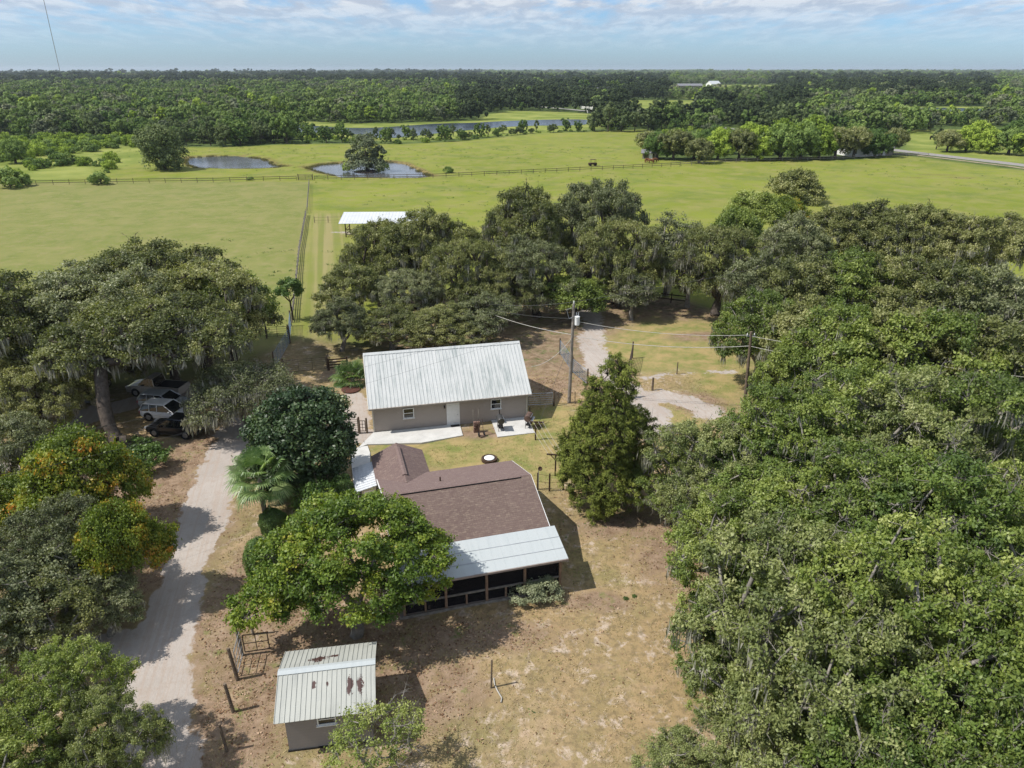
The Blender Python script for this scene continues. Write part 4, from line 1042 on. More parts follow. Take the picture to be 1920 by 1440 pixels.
# ------------------------------------------------------------------ vehicles
def paint(name, col, metal=.0, rough=.28):
    t = NT(name); n = t.n.new('ShaderNodeBsdfPrincipled'); n.inputs['Base Color'].default_value = (*col, 1); n.inputs['Roughness'].default_value = rough
    n.inputs['Metallic'].default_value = metal; n.inputs['Coat Weight'].default_value = .6; n.inputs['Coat Roughness'].default_value = .08
    return t.done(n.outputs[0])
M['tyre'] = simple('tyre', (.02, .02, .02), .85, .2); M['rim'] = simple('rim', (.45, .45, .46), .3, .6, .8)
M['headlamp'] = simple('headlamp', (.7, .7, .7), .15, .7); M['taillamp'] = simple('taillamp', (.35, .01, .01), .25, .6)
def car(px, py, rz, label, col, L=4.6, W_=1.86, H=1.65, kind='suv', metal=0, loc=None):
    x, y = loc if loc else G(px, py); root = empty('pickup_truck' if kind == 'pickup' else 'parked_car', (x, y, 0), rz)
    tag(root, label, 'truck' if kind == 'pickup' else 'car', 'vehicles parked under the left oaks')
    pm = paint('paint', col, metal)
    wb = L * .30; wr = .36
    belt = H * .60; hood = H * .56
    # stations: x, half width, z low, z top of the lower body
    st = [(-L / 2, .80, .42, belt * .86), (-L / 2 + .12, .92, .30, belt * .97), (-L * .3, 1, .26, belt), (0, 1, .25, belt), (L * .17, 1, .25, belt * .99), (L * .24, .99, .26, hood), (L * .40, .95, .28, hood * .95), (L / 2 - .1, .86, .32, hood * .82), (L / 2, .74, .44, hood * .68)]
    if kind == 'pickup': st[0] = (-L / 2, .96, .48, belt * .98)
    V_, F_ = [], []
    for (sx, hw, z0, z1) in st:
        w = hw * W_ / 2; zm = z0 + (z1 - z0) * .55
        V_ += [(sx, -w * .93, z0), (sx, -w, zm), (sx, -w * .95, z1), (sx, w * .95, z1), (sx, w, zm), (sx, w * .93, z0)]
    n = len(st)
    for i in range(n - 1):
        for k in range(6): F_.append((i * 6 + k, i * 6 + (k + 1) % 6, (i + 1) * 6 + (k + 1) % 6, (i + 1) * 6 + k))
    F_ += [tuple(range(5, -1, -1)), tuple((n - 1) * 6 + k for k in range(6))]
    mb = MB(); mb.add(V_, F_)
    body = mb.build('body', pm, root, bevel=.04)
    # greenhouse
    if kind == 'pickup': g = [(-L * .06, belt, .93), (-L * .03, H, .80), (L * .10, H, .80), (L * .25, belt * .99, .93)]
    elif kind == 'sedan': g = [(-L * .36, belt, .9), (-L * .22, H, .74), (L * .05, H, .76), (L * .24, belt * .98, .92)]
    else: g = [(-L * .49, belt, .9), (-L * .42, H * .98, .74), (L * .04, H, .78), (L * .24, belt * .98, .92)]
    (xa, za, wa), (xb, zb, wb_), (xc, zc_, wc), (xd, zd, wd) = g
    h2 = W_ / 2
    gl = MB(); v = [(xa, -wa * h2, za), (xa, wa * h2, za), (xb, -wb_ * h2, zb - .06), (xb, wb_ * h2, zb - .06), (xc, -wc * h2, zc_ - .06), (xc, wc * h2, zc_ - .06), (xd, -wd * h2, zd), (xd, wd * h2, zd)]
    gl.add(v, [(0, 1, 3, 2), (2, 3, 5, 4), (4, 5, 7, 6), (0, 2, 4, 6), (1, 7, 5, 3), (0, 6, 7, 1)]); gl.build('window', M['glass'], root)
    rf = MB().add([(xb - .06, -wb_ * h2 * .99, zb - .05), (xc + .05, -wc * h2 * .99, zc_ - .05), (xc + .05, wc * h2 * .99, zc_ - .05), (xb - .06, wb_ * h2 * .99, zb - .05),
                   (xb + .05, -wb_ * h2 * .88, zb + .03), (xc - .1, -wc * h2 * .88, zc_ + .03), (xc - .1, wc * h2 * .88, zc_ + .03), (xb + .05, wb_ * h2 * .88, zb + .03)],
                  [(3, 2, 1, 0), (4, 5, 6, 7), (0, 1, 5, 4), (1, 2, 6, 5), (2, 3, 7, 6), (3, 0, 4, 7)])
    rf.build('roof', pm, root, bevel=.03)
    pl = MB()
    for s_ in (-1, 1):
        for (xx, zz_, ww), (x2, z2, w2) in (((xa, za, wa), (xb, zb, wb_)), ((xd, zd, wd), (xc, zc_, wc))): pl.tube((xx, s_ * ww * h2, zz_ - .02), (x2, s_ * w2 * h2, z2 - .04), .045, .04, 5)
        for t_ in ((.38,) if kind == 'pickup' else (.33, .68)):
            xm = xb + (xc - xb) * t_; pl.tube((xm, s_ * .925 * h2, belt - .02), (xm, s_ * .79 * h2, H - .05), .04, .035, 5)
    pl.build('pillar', pm, root)
    if kind == 'pickup': MB().box((-L * .28, 0, belt - .004), (L * .40, W_ * .8, .03)).build('truck_bed', M['black'], root)
    for sx in (-1, 1):
        for sy in (-1, 1):
            R_ = Matrix.Rotation(pi / 2, 3, 'X'); cx_ = sx * wb; cy_ = sy * (W_ / 2 - .11)
            tyre = MB().lathe([(.12, -.12), (wr - .03, -.12), (wr, -.08), (wr, .08), (wr - .03, .12), (.12, .12)], (cx_, cy_, wr), 20, R_).build('wheel', M['tyre'], root)
            rm = MB().lathe([(.001, -.125), (.06, -.13), (.22, -.125), (.24, -.11), (.24, .11), (.22, .125), (.06, .13), (.001, .125)], (cx_, cy_, wr), 16, R_); rm.build('rim', M['rim'], tyre)
            MB().lathe([(wr + .01, -.01), (wr + .07, -.01), (wr + .07, .02), (wr + .01, .02)], (cx_, sy * (W_ / 2 - .02), wr + .02), 20, R_).build('wheel_arch', M['black'], root)
    for sy in (-1, 1):
        MB().box((L / 2 - .12, sy * W_ * .34, hood * .78), (.16, .34, .13), 0).build('headlight', M['headlamp'], root)
        MB().box((-L / 2 + .06, sy * W_ * .40, belt * .82), (.10, .16, .28), 0).build('taillight', M['taillamp'], root)
        MB().box((L * .16, sy * (W_ / 2 + .08), belt + .06), (.12, .2, .14), 0).build('mirror', pm, root)
    return root
ca = radians(-10)
car(332, 812, ca + pi, 'black car with silver wheels parked nearest in the row', (.012, .012, .014), 4.7, 1.9, 1.62)
car(318, 783, ca, 'white car second in the row, between the black and silver ones', (.74, .74, .74), 4.5, 1.84, 1.52)
car(312, 763, ca, 'silver grey car parked between the white car and the pickup', (.42, .45, .48), 4.5, 1.84, 1.45, metal=.3)
car(298, 738, ca + pi, 'tan pickup truck farthest back in the parked row', (.36, .34, .32), 5.6, 1.95, 1.85, 'pickup', metal=.2)
car(152, 756, radians(20), 'grey car standing apart at the left under the oaks', (.16, .17, .18), 4.5, 1.82, 1.5, 'sedan', metal=.3)
# far vehicle in the pasture: utility cart
x, y = G(1111, 311); uc = empty('utility_cart', (x, y, 0), .2); tag(uc, 'small dark roofed utility cart parked alone in the far pasture', 'utility cart')
MB().box((0, 0, .7), (2.6, 1.3, .5)).build('body', M['dark_wood'], uc, bevel=.08); MB().box((.1, 0, 1.95), (1.7, 1.3, .07)).build('roof', M['dark_wood'], uc)
for a in (-.7, .9):
    for b in (-.6, .6): MB().tube((a, b, .9), (a, b, 1.95), .04, .04, 5).build('roof_post', M['black'], uc)
for a in (-.85, .85):
    for b in (-.62, .62): MB().lathe([(.1, -.12), (.33, -.12), (.33, .12), (.1, .12)], (a, b, .33), 12, Matrix.Rotation(pi / 2, 3, 'X')).build('wheel', M['tyre'], uc)
# ------------------------------------------------------------------ tree kinds
def oak_blobs(r, h, seed, lobes=5, low=.42):
    rs = np.random.RandomState(seed); cz = h * .62; B = [(0, 0, cz, r * .62, r * .62, h * .34)]
    for k in range(lobes):
        a = 2 * pi * (k + rs.uniform(-.3, .3)) / lobes; q = r * rs.uniform(.46, .62); rr_ = r * rs.uniform(.36, .5)
        B.append((q * cos(a), q * sin(a), h * rs.uniform(low + .02, .70), rr_, rr_, h * rs.uniform(.2, .3)))
    return B
K = {}
# right hand oaks, close to the camera
for i in range(4):
    K['near%d' % i] = build_tree('oak_tree', 11 + i, oak_blobs(6.2, 11.5, 30 + i, 6, .36), (rnd.uniform(-.6, .6), rnd.uniform(-.6, .6), 2.6), .46, nclump=108, sep=1.15, tufts=11, leaves=66, Rc=.90, rt=.18, holes=3, mw=.04, dl=.7,
                                L=.165, Wd=.095, mat=('oak_bright', 'oak_soft', 'oak_bright', 'oak_deep')[i], bark='bark_pale', moss=70, bare=.6, dead=40, twig=.016, bias=(.5, .45, .85))
for i in range(4):
    K['mid%d' % i] = build_tree('oak_tree', 41 + i, oak_blobs(6.0, 11.5, 50 + i, 6, .36), (rnd.uniform(-.6, .6), rnd.uniform(-.6, .6), 2.6), .42, nclump=88, sep=1.2, tufts=11, leaves=42, Rc=.98, rt=.25, holes=2, mw=.06,
                                L=.25, Wd=.15, mat=('oak_olive', 'oak_bright', 'oak_olive', 'oak_grey')[i], bark='bark_pale', moss=60, bare=.3, dead=22, twig=.022)
for i in range(3):
    K['live%d' % i] = build_tree('live_oak', 71 + i, oak_blobs(8.2, 12.5, 80 + i, 7, .34), (.4, -.3, 2.4), .6, nclump=125, sep=1.25, tufts=11, leaves=44, Rc=1.05, rt=.27, holes=2, mw=.06,
                                 L=.24, Wd=.14, mat=('oak_olive', 'oak_grey', 'oak_olive')[i], bark='bark', moss=200, bare=.3, dead=22, twig=.022)
K['thin'] = build_tree('thin_oak', 91, [(0, 0, 9, 2.4, 2.4, 3.2), (.8, .4, 6, 2.0, 2.0, 1.8), (-1, -.2, 6.8, 1.8, 1.8, 1.6)], (.2, .1, 4.2), .24, nclump=42, sep=.9, tufts=8, leaves=34, Rc=1.0, rt=.3, L=.23, Wd=.14, mat='oak_grey', bark='bark_pale', moss=40, bare=.4, twig=.02)
K['green'] = build_tree('leafy_tree', 95, oak_blobs(3.6, 7.5, 96, 5), (.1, .1, 2.0), .25, nclump=60, sep=.9, tufts=10, leaves=48, Rc=.95, rt=.28, L=.25, Wd=.15, mat='oak_bright', bark='bark', bare=.1)
K['hero'] = build_tree('yellow_green_tree', 101, [(0, 1, 5.4, 3.3, 2.8, 2.3), (-2.3, .2, 4.9, 2.0, 2.0, 1.5), (2.6, .5, 4.5, 2.4, 2.2, 1.7), (1.0, 2.6, 5.3, 2.2, 1.8, 1.6), (.4, -1.2, 3.9, 2.6, 1.3, 1.3), (3.6, 2.0, 4.2, 1.2, 1.2, .9), (-1.5, 2.3, 5.4, 1.7, 1.5, 1.3), (-4.3, -.9, 2.9, 1.5, 1.3, 1.1), (-3.6, -.2, 3.6, 1.3, 1.2, 1.0)],
                       (.2, .2, 1.5), .26, nclump=150, sep=.66, tufts=12, leaves=46, Rc=.68, rt=.17, L=.17, Wd=.10, mat='yellow', bark='bark_pale', bare=.25, twig=.014, inner=.7, low=-.5)
K['fiery'] = build_tree('orange_tipped_tree', 103, [(0, 0, 4.2, 3.0, 3.0, 2.2), (-2.4, -.6, 3.4, 2.1, 2.0, 1.6), (2.0, -1.6, 3.1, 1.9, 1.8, 1.5), (.4, 1.6, 4.6, 2.0, 2.0, 1.6)], (0, 0, 1.2), .25, nclump=85, sep=.85, tufts=11, leaves=48, Rc=.9, rt=.25, L=.2, Wd=.12, mat='orange', bark='bark', bare=.2, inner=.7)
K['round'] = build_tree('magnolia', 107, [(0, 0, 4.3, 3.5, 3.5, 3.5), (.8, .4, 5.0, 2.7, 2.7, 2.6), (-1.6, -.7, 3.3, 2.2, 2.2, 2.3)], (0, 0, 1.6), .3, nclump=125, sep=.8, tufts=11, leaves=40, Rc=.9, rt=.22, L=.25, Wd=.13, mat='magnolia', bark='bark', bare=.1, inner=.8, low=-.8, bias=(.8, .3, .6), flat=.8)
K['cedar'] = build_tree('cedar', 109, [(0, 0, 1.9, 3.0, 2.9, 1.9), (-.4, .2, 3.7, 2.75, 2.6, 2.0), (.1, 0, 5.3, 2.15, 2.1, 2.1), (.3, .1, 7.2, 1.3, 1.25, 2.2), (.3, .1, 8.9, .6, .6, 1.1), (2.5, .6, 3.6, .9, 1.0, 2.3), (-2.1, .2, 3.3, .9, .9, 1.9), (1.1, -.2, 7.6, .6, .6, 1.8), (-.8, .1, 6.9, .65, .7, 2.0), (2.7, 1.0, 1.6, 1.1, 1.2, 1.5), (1.7, 0, 5.4, .7, .8, 2.0), (.4, 0, 8.6, .5, .5, 1.6), (-1.5, -.5, 5.0, .7, .7, 1.8), (3.0, .2, 4.6, .5, .5, 1.4)], (0, 0, 1.5), .28, nclump=260, sep=.48, tufts=10, leaves=60, Rc=.46, rt=.11, L=.17, Wd=.045, mat='cedar', bark='bark', bare=.15, inner=.7, low=-.75, flat=1.9, bias=(.7, .4, .8), sag=.05)
K['sparse'] = build_tree('sparse_tree', 113, [(0, 0, 3.3, 2.1, 1.6, 1.5), (-1.2, -.4, 2.9, 1.3, 1.2, 1.0), (1.3, .5, 3.2, 1.3, 1.2, 1.0)], (.1, 0, 1.0), .13, nclump=34, sep=.7, tufts=8, leaves=26, Rc=.5, rt=.16, L=.13, Wd=.075, mat='oak_bright', bark='bark_pale', bare=.9, dead=16, twig=.011)
K['lacy'] = build_tree('live_oak', 117, [(0, 0, 4.6, 4.3, 3.4, 1.9), (2.6, -.8, 4.0, 2.4, 2.4, 1.5), (-2.6, -1.6, 3.4, 2.4, 2.2, 1.5)], (-.5, .4, 1.8), .3, nclump=78, sep=.85, tufts=9, leaves=34, Rc=.95, rt=.3, L=.2, Wd=.1, mat='oak_grey', bark='bark_pale', bare=.8, moss=230, dead=14, twig=.016)
K['lone'] = build_tree('round_oak', 119, oak_blobs(5.8, 7.2, 120, 7, .16) + [(0, 0, 2.6, 4.6, 4.4, 2.2)], (0, 0, 1.2), .4, nclump=80, sep=1.1, tufts=8, leaves=26, Rc=1.2, rt=.42, L=.45, Wd=.28, mat='oak_olive', bark='bark', bare=0)
K['bushy'] = build_tree('bushy_tree', 121, [(0, 0, 3.0, .8, .8, 1.1)], (0, 0, 1.9), .08, nclump=14, sep=.4, tufts=7, leaves=40, Rc=.45, rt=.16, L=.2, Wd=.11, mat='hedge', bark='bark', bare=0)
for i in range(2):
    K['shrub%d' % i] = build_tree('shrub', 131 + i, [(0, 0, .8, 1.1, 1.0, .8)], (0, 0, .3), .05, nclump=20, sep=.35, tufts=7, leaves=40, Rc=.4, rt=.14, L=.14, Wd=.08, mat=('sage', 'hedge')[i], bark='bark', bare=.3, low=-.1)
def clipped(name, seed, r, h, mat, n=16000, L=.1, oval=False):
    rs = np.random.RandomState(seed); d = unit(rs.normal(size=(n, 3))); e = .55
    p = np.sign(d) * np.abs(d) ** .8 * np.array([r, r, h / 2]); p *= rs.uniform(.86, 1.02, (n, 1)) * (1 + .06 * np.sin(d[:, :1] * 7 + d[:, 2:3] * 9)); p[:, 2] += h / 2
    nn = unit(d + rs.normal(size=(n, 3)) * .5)
    V = leaf_quads(p, nn, rs, L, L * .6); cl = .5 + .25 * np.sin(p[:, 0] * 5 + p[:, 2] * 4) ; ti = np.clip(cl * .5 + rs.uniform(0, .6, n), 0, 1)
    root = empty(name, link=False); o = bpy.data.objects.new('foliage', fast('foliage', V, np.arange(n * 4).reshape(-1, 4), M[mat], {'tint': np.repeat(ti, 4)})); o.parent = root
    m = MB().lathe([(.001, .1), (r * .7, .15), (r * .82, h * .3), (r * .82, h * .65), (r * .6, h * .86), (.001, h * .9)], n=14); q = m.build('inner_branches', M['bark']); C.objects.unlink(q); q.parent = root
    return root
K['hedge'] = clipped('clipped_hedge', 141, 1.05, 3.0, 'hedge')
K['hedge2'] = clipped('clipped_hedge', 142, 1.2, 2.6, 'hedge', mat2 := None) if False else clipped('clipped_hedge', 142, 1.2, 2.7, 'hedge')

def palm(name, seed, trunk_h, nf, R, mat='palmleaf', petiole=1.1, up=.9):
    rs = np.random.RandomState(seed); root = empty(name, link=False)
    if trunk_h:
        mb = MB(); 
        for k in range(10): mb.tube((0.02 * sin(k), 0, trunk_h * k / 10 - .05), (0.02 * sin(k + 1), 0, trunk_h * (k + 1) / 10), .19 - .004 * k, .165 - .004 * k, 10)
        o = mb.build('trunk', M['bark_pale']); C.objects.unlink(o); o.parent = root
    VV, QQ, tt = [], [], []; pv = MB()
    for f in range(nf):
        a = f * 2.4 + rs.uniform(-.3, .3); el = 1.25 - 2.0 * (f / nf) ** .9 + rs.uniform(-.15, .15)
        d = np.array([cos(a) * cos(el), sin(a) * cos(el), sin(el)]); b0 = np.array([0, 0, trunk_h]); hub = b0 + d * petiole * rs.uniform(.8, 1.1) - np.array([0, 0, .12 * petiole])
        pv.tube(tuple(b0), tuple(hub), .022, .014, 4)
        side = unit(np.cross(d, [0, 0, 1.])); upv = np.cross(side, d); tf_ = rs.uniform(0, 1)
        for k in range(26):
            th = (k / 25 - .5) * 4.0; e = unit(d * cos(th) + side * sin(th) + upv * .12)
            L_ = R * rs.uniform(.85, 1.05) * (.72 + .28 * cos(th * .5)); w = unit(np.cross(e, upv)) * .042
            mid = hub + e * L_ * .58 + np.array([0, 0, -.04 * L_]); tip = hub + e * L_ * .95 + np.array([0, 0, -.36 * L_ * rs.uniform(.6, 1.3)])
            o = len(VV); VV += [hub, mid + w, mid - w, tip + w * .2, tip - w * .2]; QQ += [(o, o + 1, o + 2, o + 2)] if False else [(o, o + 2, o + 1, o), (o + 1, o + 2, o + 4, o + 3)]
            tt += [np.clip(tf_ * .5 + rs.uniform(0, .5), 0, 1)] * 5
    VV = np.array(VV); mb = MB(); mb.v = [tuple(v) for v in VV]; mb.f = [tuple(dict.fromkeys(q)) for q in QQ]
    me = bpy.data.meshes.new('fronds'); me.from_pydata(mb.v, [], mb.f); at_ = me.attributes.new('tint', 'FLOAT', 'POINT'); at_.data.foreach_set('value', np.array(tt, np.float32)); me.materials.append(M[mat])
    o = bpy.data.objects.new('fronds', me); o.parent = root
    q = pv.build('leaf_stalks', M['palmleaf'] if False else M['hedge']); C.objects.unlink(q); q.parent = root
    return root
K['palm'] = palm('sabal_palm', 151, 3.8, 36, 1.15, petiole=1.45)
K['fanpalm'] = palm('fan_palm', 153, .5, 34, 1.3, 'hedge', 1.3)

R_ = lambda: rnd.uniform(0, 6.28)
GR = 'oaks crowding the right side'
# ------------------------------------------------------------------ left side
x, y = G(245, 862)
D_oak = build_tree('live_oak', 161, [(0, 6.5, 8.0, 5.0, 4.0, 2.4), (-4.4, 4.5, 7.2, 3.3, 3.0, 2.0), (-3.5, 9, 7.8, 4, 3.4, 2.2), (4.2, 6.5, 7.4, 3.3, 3.0, 1.9), (.5, 10.5, 7.8, 4.6, 3.4, 2.2)], (0, .3, 1.6), .5, nclump=118, sep=1.05, tufts=10, leaves=42, Rc=.95, rt=.26, L=.22, Wd=.125, mat='oak_olive', bark='bark', moss=230, bare=.35, dead=12, low=-.15, inner=.78)
plant(D_oak, x, y, 1.0, 0, 'spreading live oak whose thick forked trunk rises in front of the parked cars')
TOP = {}
def top(kind):
    if kind not in TOP:
        me = [c for c in K[kind].children if c.name.startswith('crown')][0].data; a = np.empty(len(me.vertices) * 3, np.float32); me.vertices.foreach_get('co', a); TOP[kind] = float(np.percentile(a[2::3], 99.6))
    return TOP[kind]
def P(kind, px, py, h, s, label, rz=None, group=None):
    x, y = at(px, py, h); s = s * (1.0 if kind.startswith('near') else 1)
    return plant(K[kind], x, y, s, R_() if rz is None else rz, label, group, sz=h / top(kind))
LG = 'live oaks on the left'
P('live0', 262, 455, 12.0, 1.02, 'tallest live oak of the left group, its top against the left pasture', 0.3, LG)
P('live1', 135, 505, 11.5, .98, 'moss hung live oak between the left frame edge and the tallest left oak', 2.0, LG)
P('live2', 362, 498, 11, .82, 'greener live oak at the right end of the left group, hanging toward the lane', 4.0, LG)
P('green', 412, 520, 9, 1.1, 'bright green tree on the right flank of the left oaks, beside the pipe gate', 1.0, LG)
P('live1', 300, 560, 8.5, .55, 'live oak directly behind the forked trunk and the pickup', 3.3, LG)
P('live0', 30, 600, 8, .66, 'dark live oak at the left frame edge, behind the grey car', 5.1, LG)
P('live2', 55, 690, 6.5, .5, 'shaded live oak left of the grey parked car', 1.7, LG)
P('live0', -60, 520, 12, 1.0, 'live oak cut by the left frame edge, tallest there', 2.6, LG)
P('live1', -60, 790, 6.5, .5, 'live oak cut by the left frame edge above the orange tipped tree', .6, LG)
P('live2', 160, 620, 7, .45, 'live oak at the left foot of the group above the forked oak', 5.6, LG)
x, y = at(445, 655, 7.2); plant(K['lacy'], x, y, .85, .2, 'lacy grey oak limb tree hanging over the sandy track with bare twigs', LG)
P('fiery', 130, 812, 7.6, .80, 'orange tipped leafy tree at the left, biggest of the two', 1.0, 'orange tipped trees')
P('fiery', 200, 945, 6.6, .56, 'smaller orange tipped tree at the edge of the sandy track', 3.4, 'orange tipped trees')
P('fiery', 10, 900, 4.6, .62, 'orange tipped tree at the left frame edge', 5.0, 'orange tipped trees')
P('live1', 55, 960, 6, .42, 'shaded grey green oak under the orange tipped trees at the left edge', 1.2, LG)
P('mid3', 115, 1010, 4.6, .42, 'shaded dark tree beside the sandy track above the side path', 4.4, LG)
P('mid3', -30, 1060, 6, .6, 'shaded dark tree at the left frame edge above the side path', 2.1, LG)
P('mid3', 178, 1085, 3.8, .34, 'low shaded dark tree at the foot of the smaller orange tipped tree', 3.0, LG)
P('mid2', 60, 1090, 5.0, .45, 'shaded olive tree above the side path, near the left edge', 1.0, LG)
P('near2', 75, 1235, 6.4, .5, 'round leafy oak filling the bottom left corner', 0.4, LG)
P('near1', 180, 1322, 6.0, .36, 'smaller leafy oak right of the bottom left corner one, by the track', 2.4, LG)
P('near0', -60, 1330, 6.5, .6, 'leafy oak cut by the bottom left corner of the frame', 1.2, LG)
x, y = G(575, 925); plant(K['round'], x, y + .6, .96, .5, 'dark glossy round tree between the track and the white roofed building', cat='tree')
x, y = G(500, 982); plant(K['palm'], x, y, 1.0, 0, 'pale fan leaved palm standing beside the sandy track', cat='palm')
x, y = G(662, 716); plant(K['fanpalm'], x, y, 1.0, 0, 'low dark fan palm at the left end of the white roofed building', cat='palm')
x, y = G(668, 1190); plant(K['hero'], x, y, 1.0, 0, 'yellow green tree overhanging the house porch roof and the shed')
x, y = G(1135, 955); plant(K['cedar'], x - .25, y + .5, .95, 0, 'tall conical dark green cedar right of the brown house', sz=1.13)
x, y = at(695, 1362, 3.4); plant(K['sparse'], x, y, .8, .3, 'sparse twiggy tree in front of the shed at the bottom edge')
x, y = G(497, 1088); plant(K['hedge'], x, y, .92, 0, 'clipped upright hedge column right below the palm', 'clipped hedges', 'hedge', sz=1.0)
x, y = G(515, 1000); plant(K['hedge2'], x, y, .7, 1, 'clipped dark hedge just behind the palm trunk', 'clipped hedges', 'hedge')
x, y = G(648, 960); plant(K['hedge'], x, y, .68, 2, 'clipped hedge top showing above the yellow green tree near the awning', 'clipped hedges', 'hedge', sz=1.0)
x, y = G(603, 985); plant(K['shrub1'], x, y, 1.1, 2, 'small upright shrub between the dark round tree and the clipped hedge', 'shrubs', 'shrub', sz=1.9)
for k, (px, py, s) in enumerate([(990, 1125, .78), (1025, 1120, .72)]):
    x, y = G(px, py); plant(K['shrub0'], x, y, s, k * 2.0, ['pale grey green shrub in front of the porch, left of the pair', 'pale grey green shrub in front of the porch, right of the pair'][k], 'pale porch shrubs', 'shrub', sz=.7)
for px, py, s, l in [(1173, 1122, .12, 'left of two tiny green sprouts in the dry lawn'), (1190, 1118, .11, 'right of two tiny green sprouts in the dry lawn'), (275, 880, 1.25, 'dark leafy bush at the foot of the forked oak'), (262, 850, .9, 'ivy like bush climbing the forked trunk')]:
    x, y = G(px, py); plant(K['shrub1'], x, y, s, px, l, 'shrubs', 'shrub')
x, y = G(549, 600); plant(K['bushy'], x, y, 1.25, 0, 'small tufted tree standing alone on the lane fence')
# ------------------------------------------------------------------ middle group behind the white roofed building
MG = 'oaks behind the white roofed building'
for kind, px, py, h, s, l in [
    ('live0', 800, 395, 12, .78, 'olive green oak left of the tallest crown in the middle group'),
    ('live2', 705, 420, 10.5, .68, 'olive oak overlapping the right end of the pasture shelter'),
    ('mid0', 650, 495, 7.6, .72, 'oak at the left flank of the middle group beside the mown lane'),
    ('mid3', 632, 560, 5.9, .5, 'low oak branch tree nearest the lane behind the fan palm'),
    ('live1', 760, 505, 7, .55, 'grey oak in the centre left of the middle group'),
    ('mid2', 730, 572, 5.0, .6, 'low grey green oak right behind the white roof, left one'),
    ('mid0', 820, 577, 4.9, .62, 'low oak right behind the white roof, second from the left'),
    ('mid3', 905, 550, 5.8, .62, 'low grey oak behind the right half of the white roof'),
    ('mid2', 870, 606, 3.4, .42, 'lowest small oak touching the middle of the white roof edge'),
    ('mid0', 775, 604, 3.4, .42, 'lowest small oak above the left half of the white roof edge'),
    ('live2', 880, 450, 10, .62, 'olive oak behind the middle of the white roof'),
    ('live0', 985, 352, 14, .8, 'tall moss hung oak, left one of the two highest middle crowns'),
    ('live1', 1105, 338, 14.5, .85, 'tall moss hung oak, right one of the two highest middle crowns'),
    ('live2', 1165, 415, 11, .68, 'mossy oak at the right shoulder of the middle group'),
    ('live1', 1010, 450, 9.5, .65, 'mossy dark oak below the left highest middle crown'),
    ('mid1', 1165, 470, 7, .6, 'bright green tree low at the right of the middle group'),
    ('green', 1080, 520, 5.5, .9, 'fresh green tree with an orange sprig left of the sandy lane'),
    ('live2', 940, 500, 7, .5, 'shaded oak left of the transformer pole top'),
    ('thin', 1215, 450, 8, .9, 'slender mossy oak, left of the thin trunks behind the clearing'),
    ('thin', 1262, 400, 11, 1.15, 'slender oak with clear sky green pasture behind, second of the thin trunks'),
    ('thin', 1300, 460, 8, .9, 'slender mossy oak, third of the thin trunks behind the clearing'),
    ('thin', 1190, 510, 6, .8, 'shaded slender oak right of the bright green middle tree')]:
    P(kind, px, py, h, s, l, None, MG)
# orange sprig
x, y = at(1065, 540, 6); rs_ = np.random.RandomState(4); n_ = 260; cc_ = rs_.normal(size=(n_, 3)) * [.55, .4, .6] + [0, 0, 5.4]
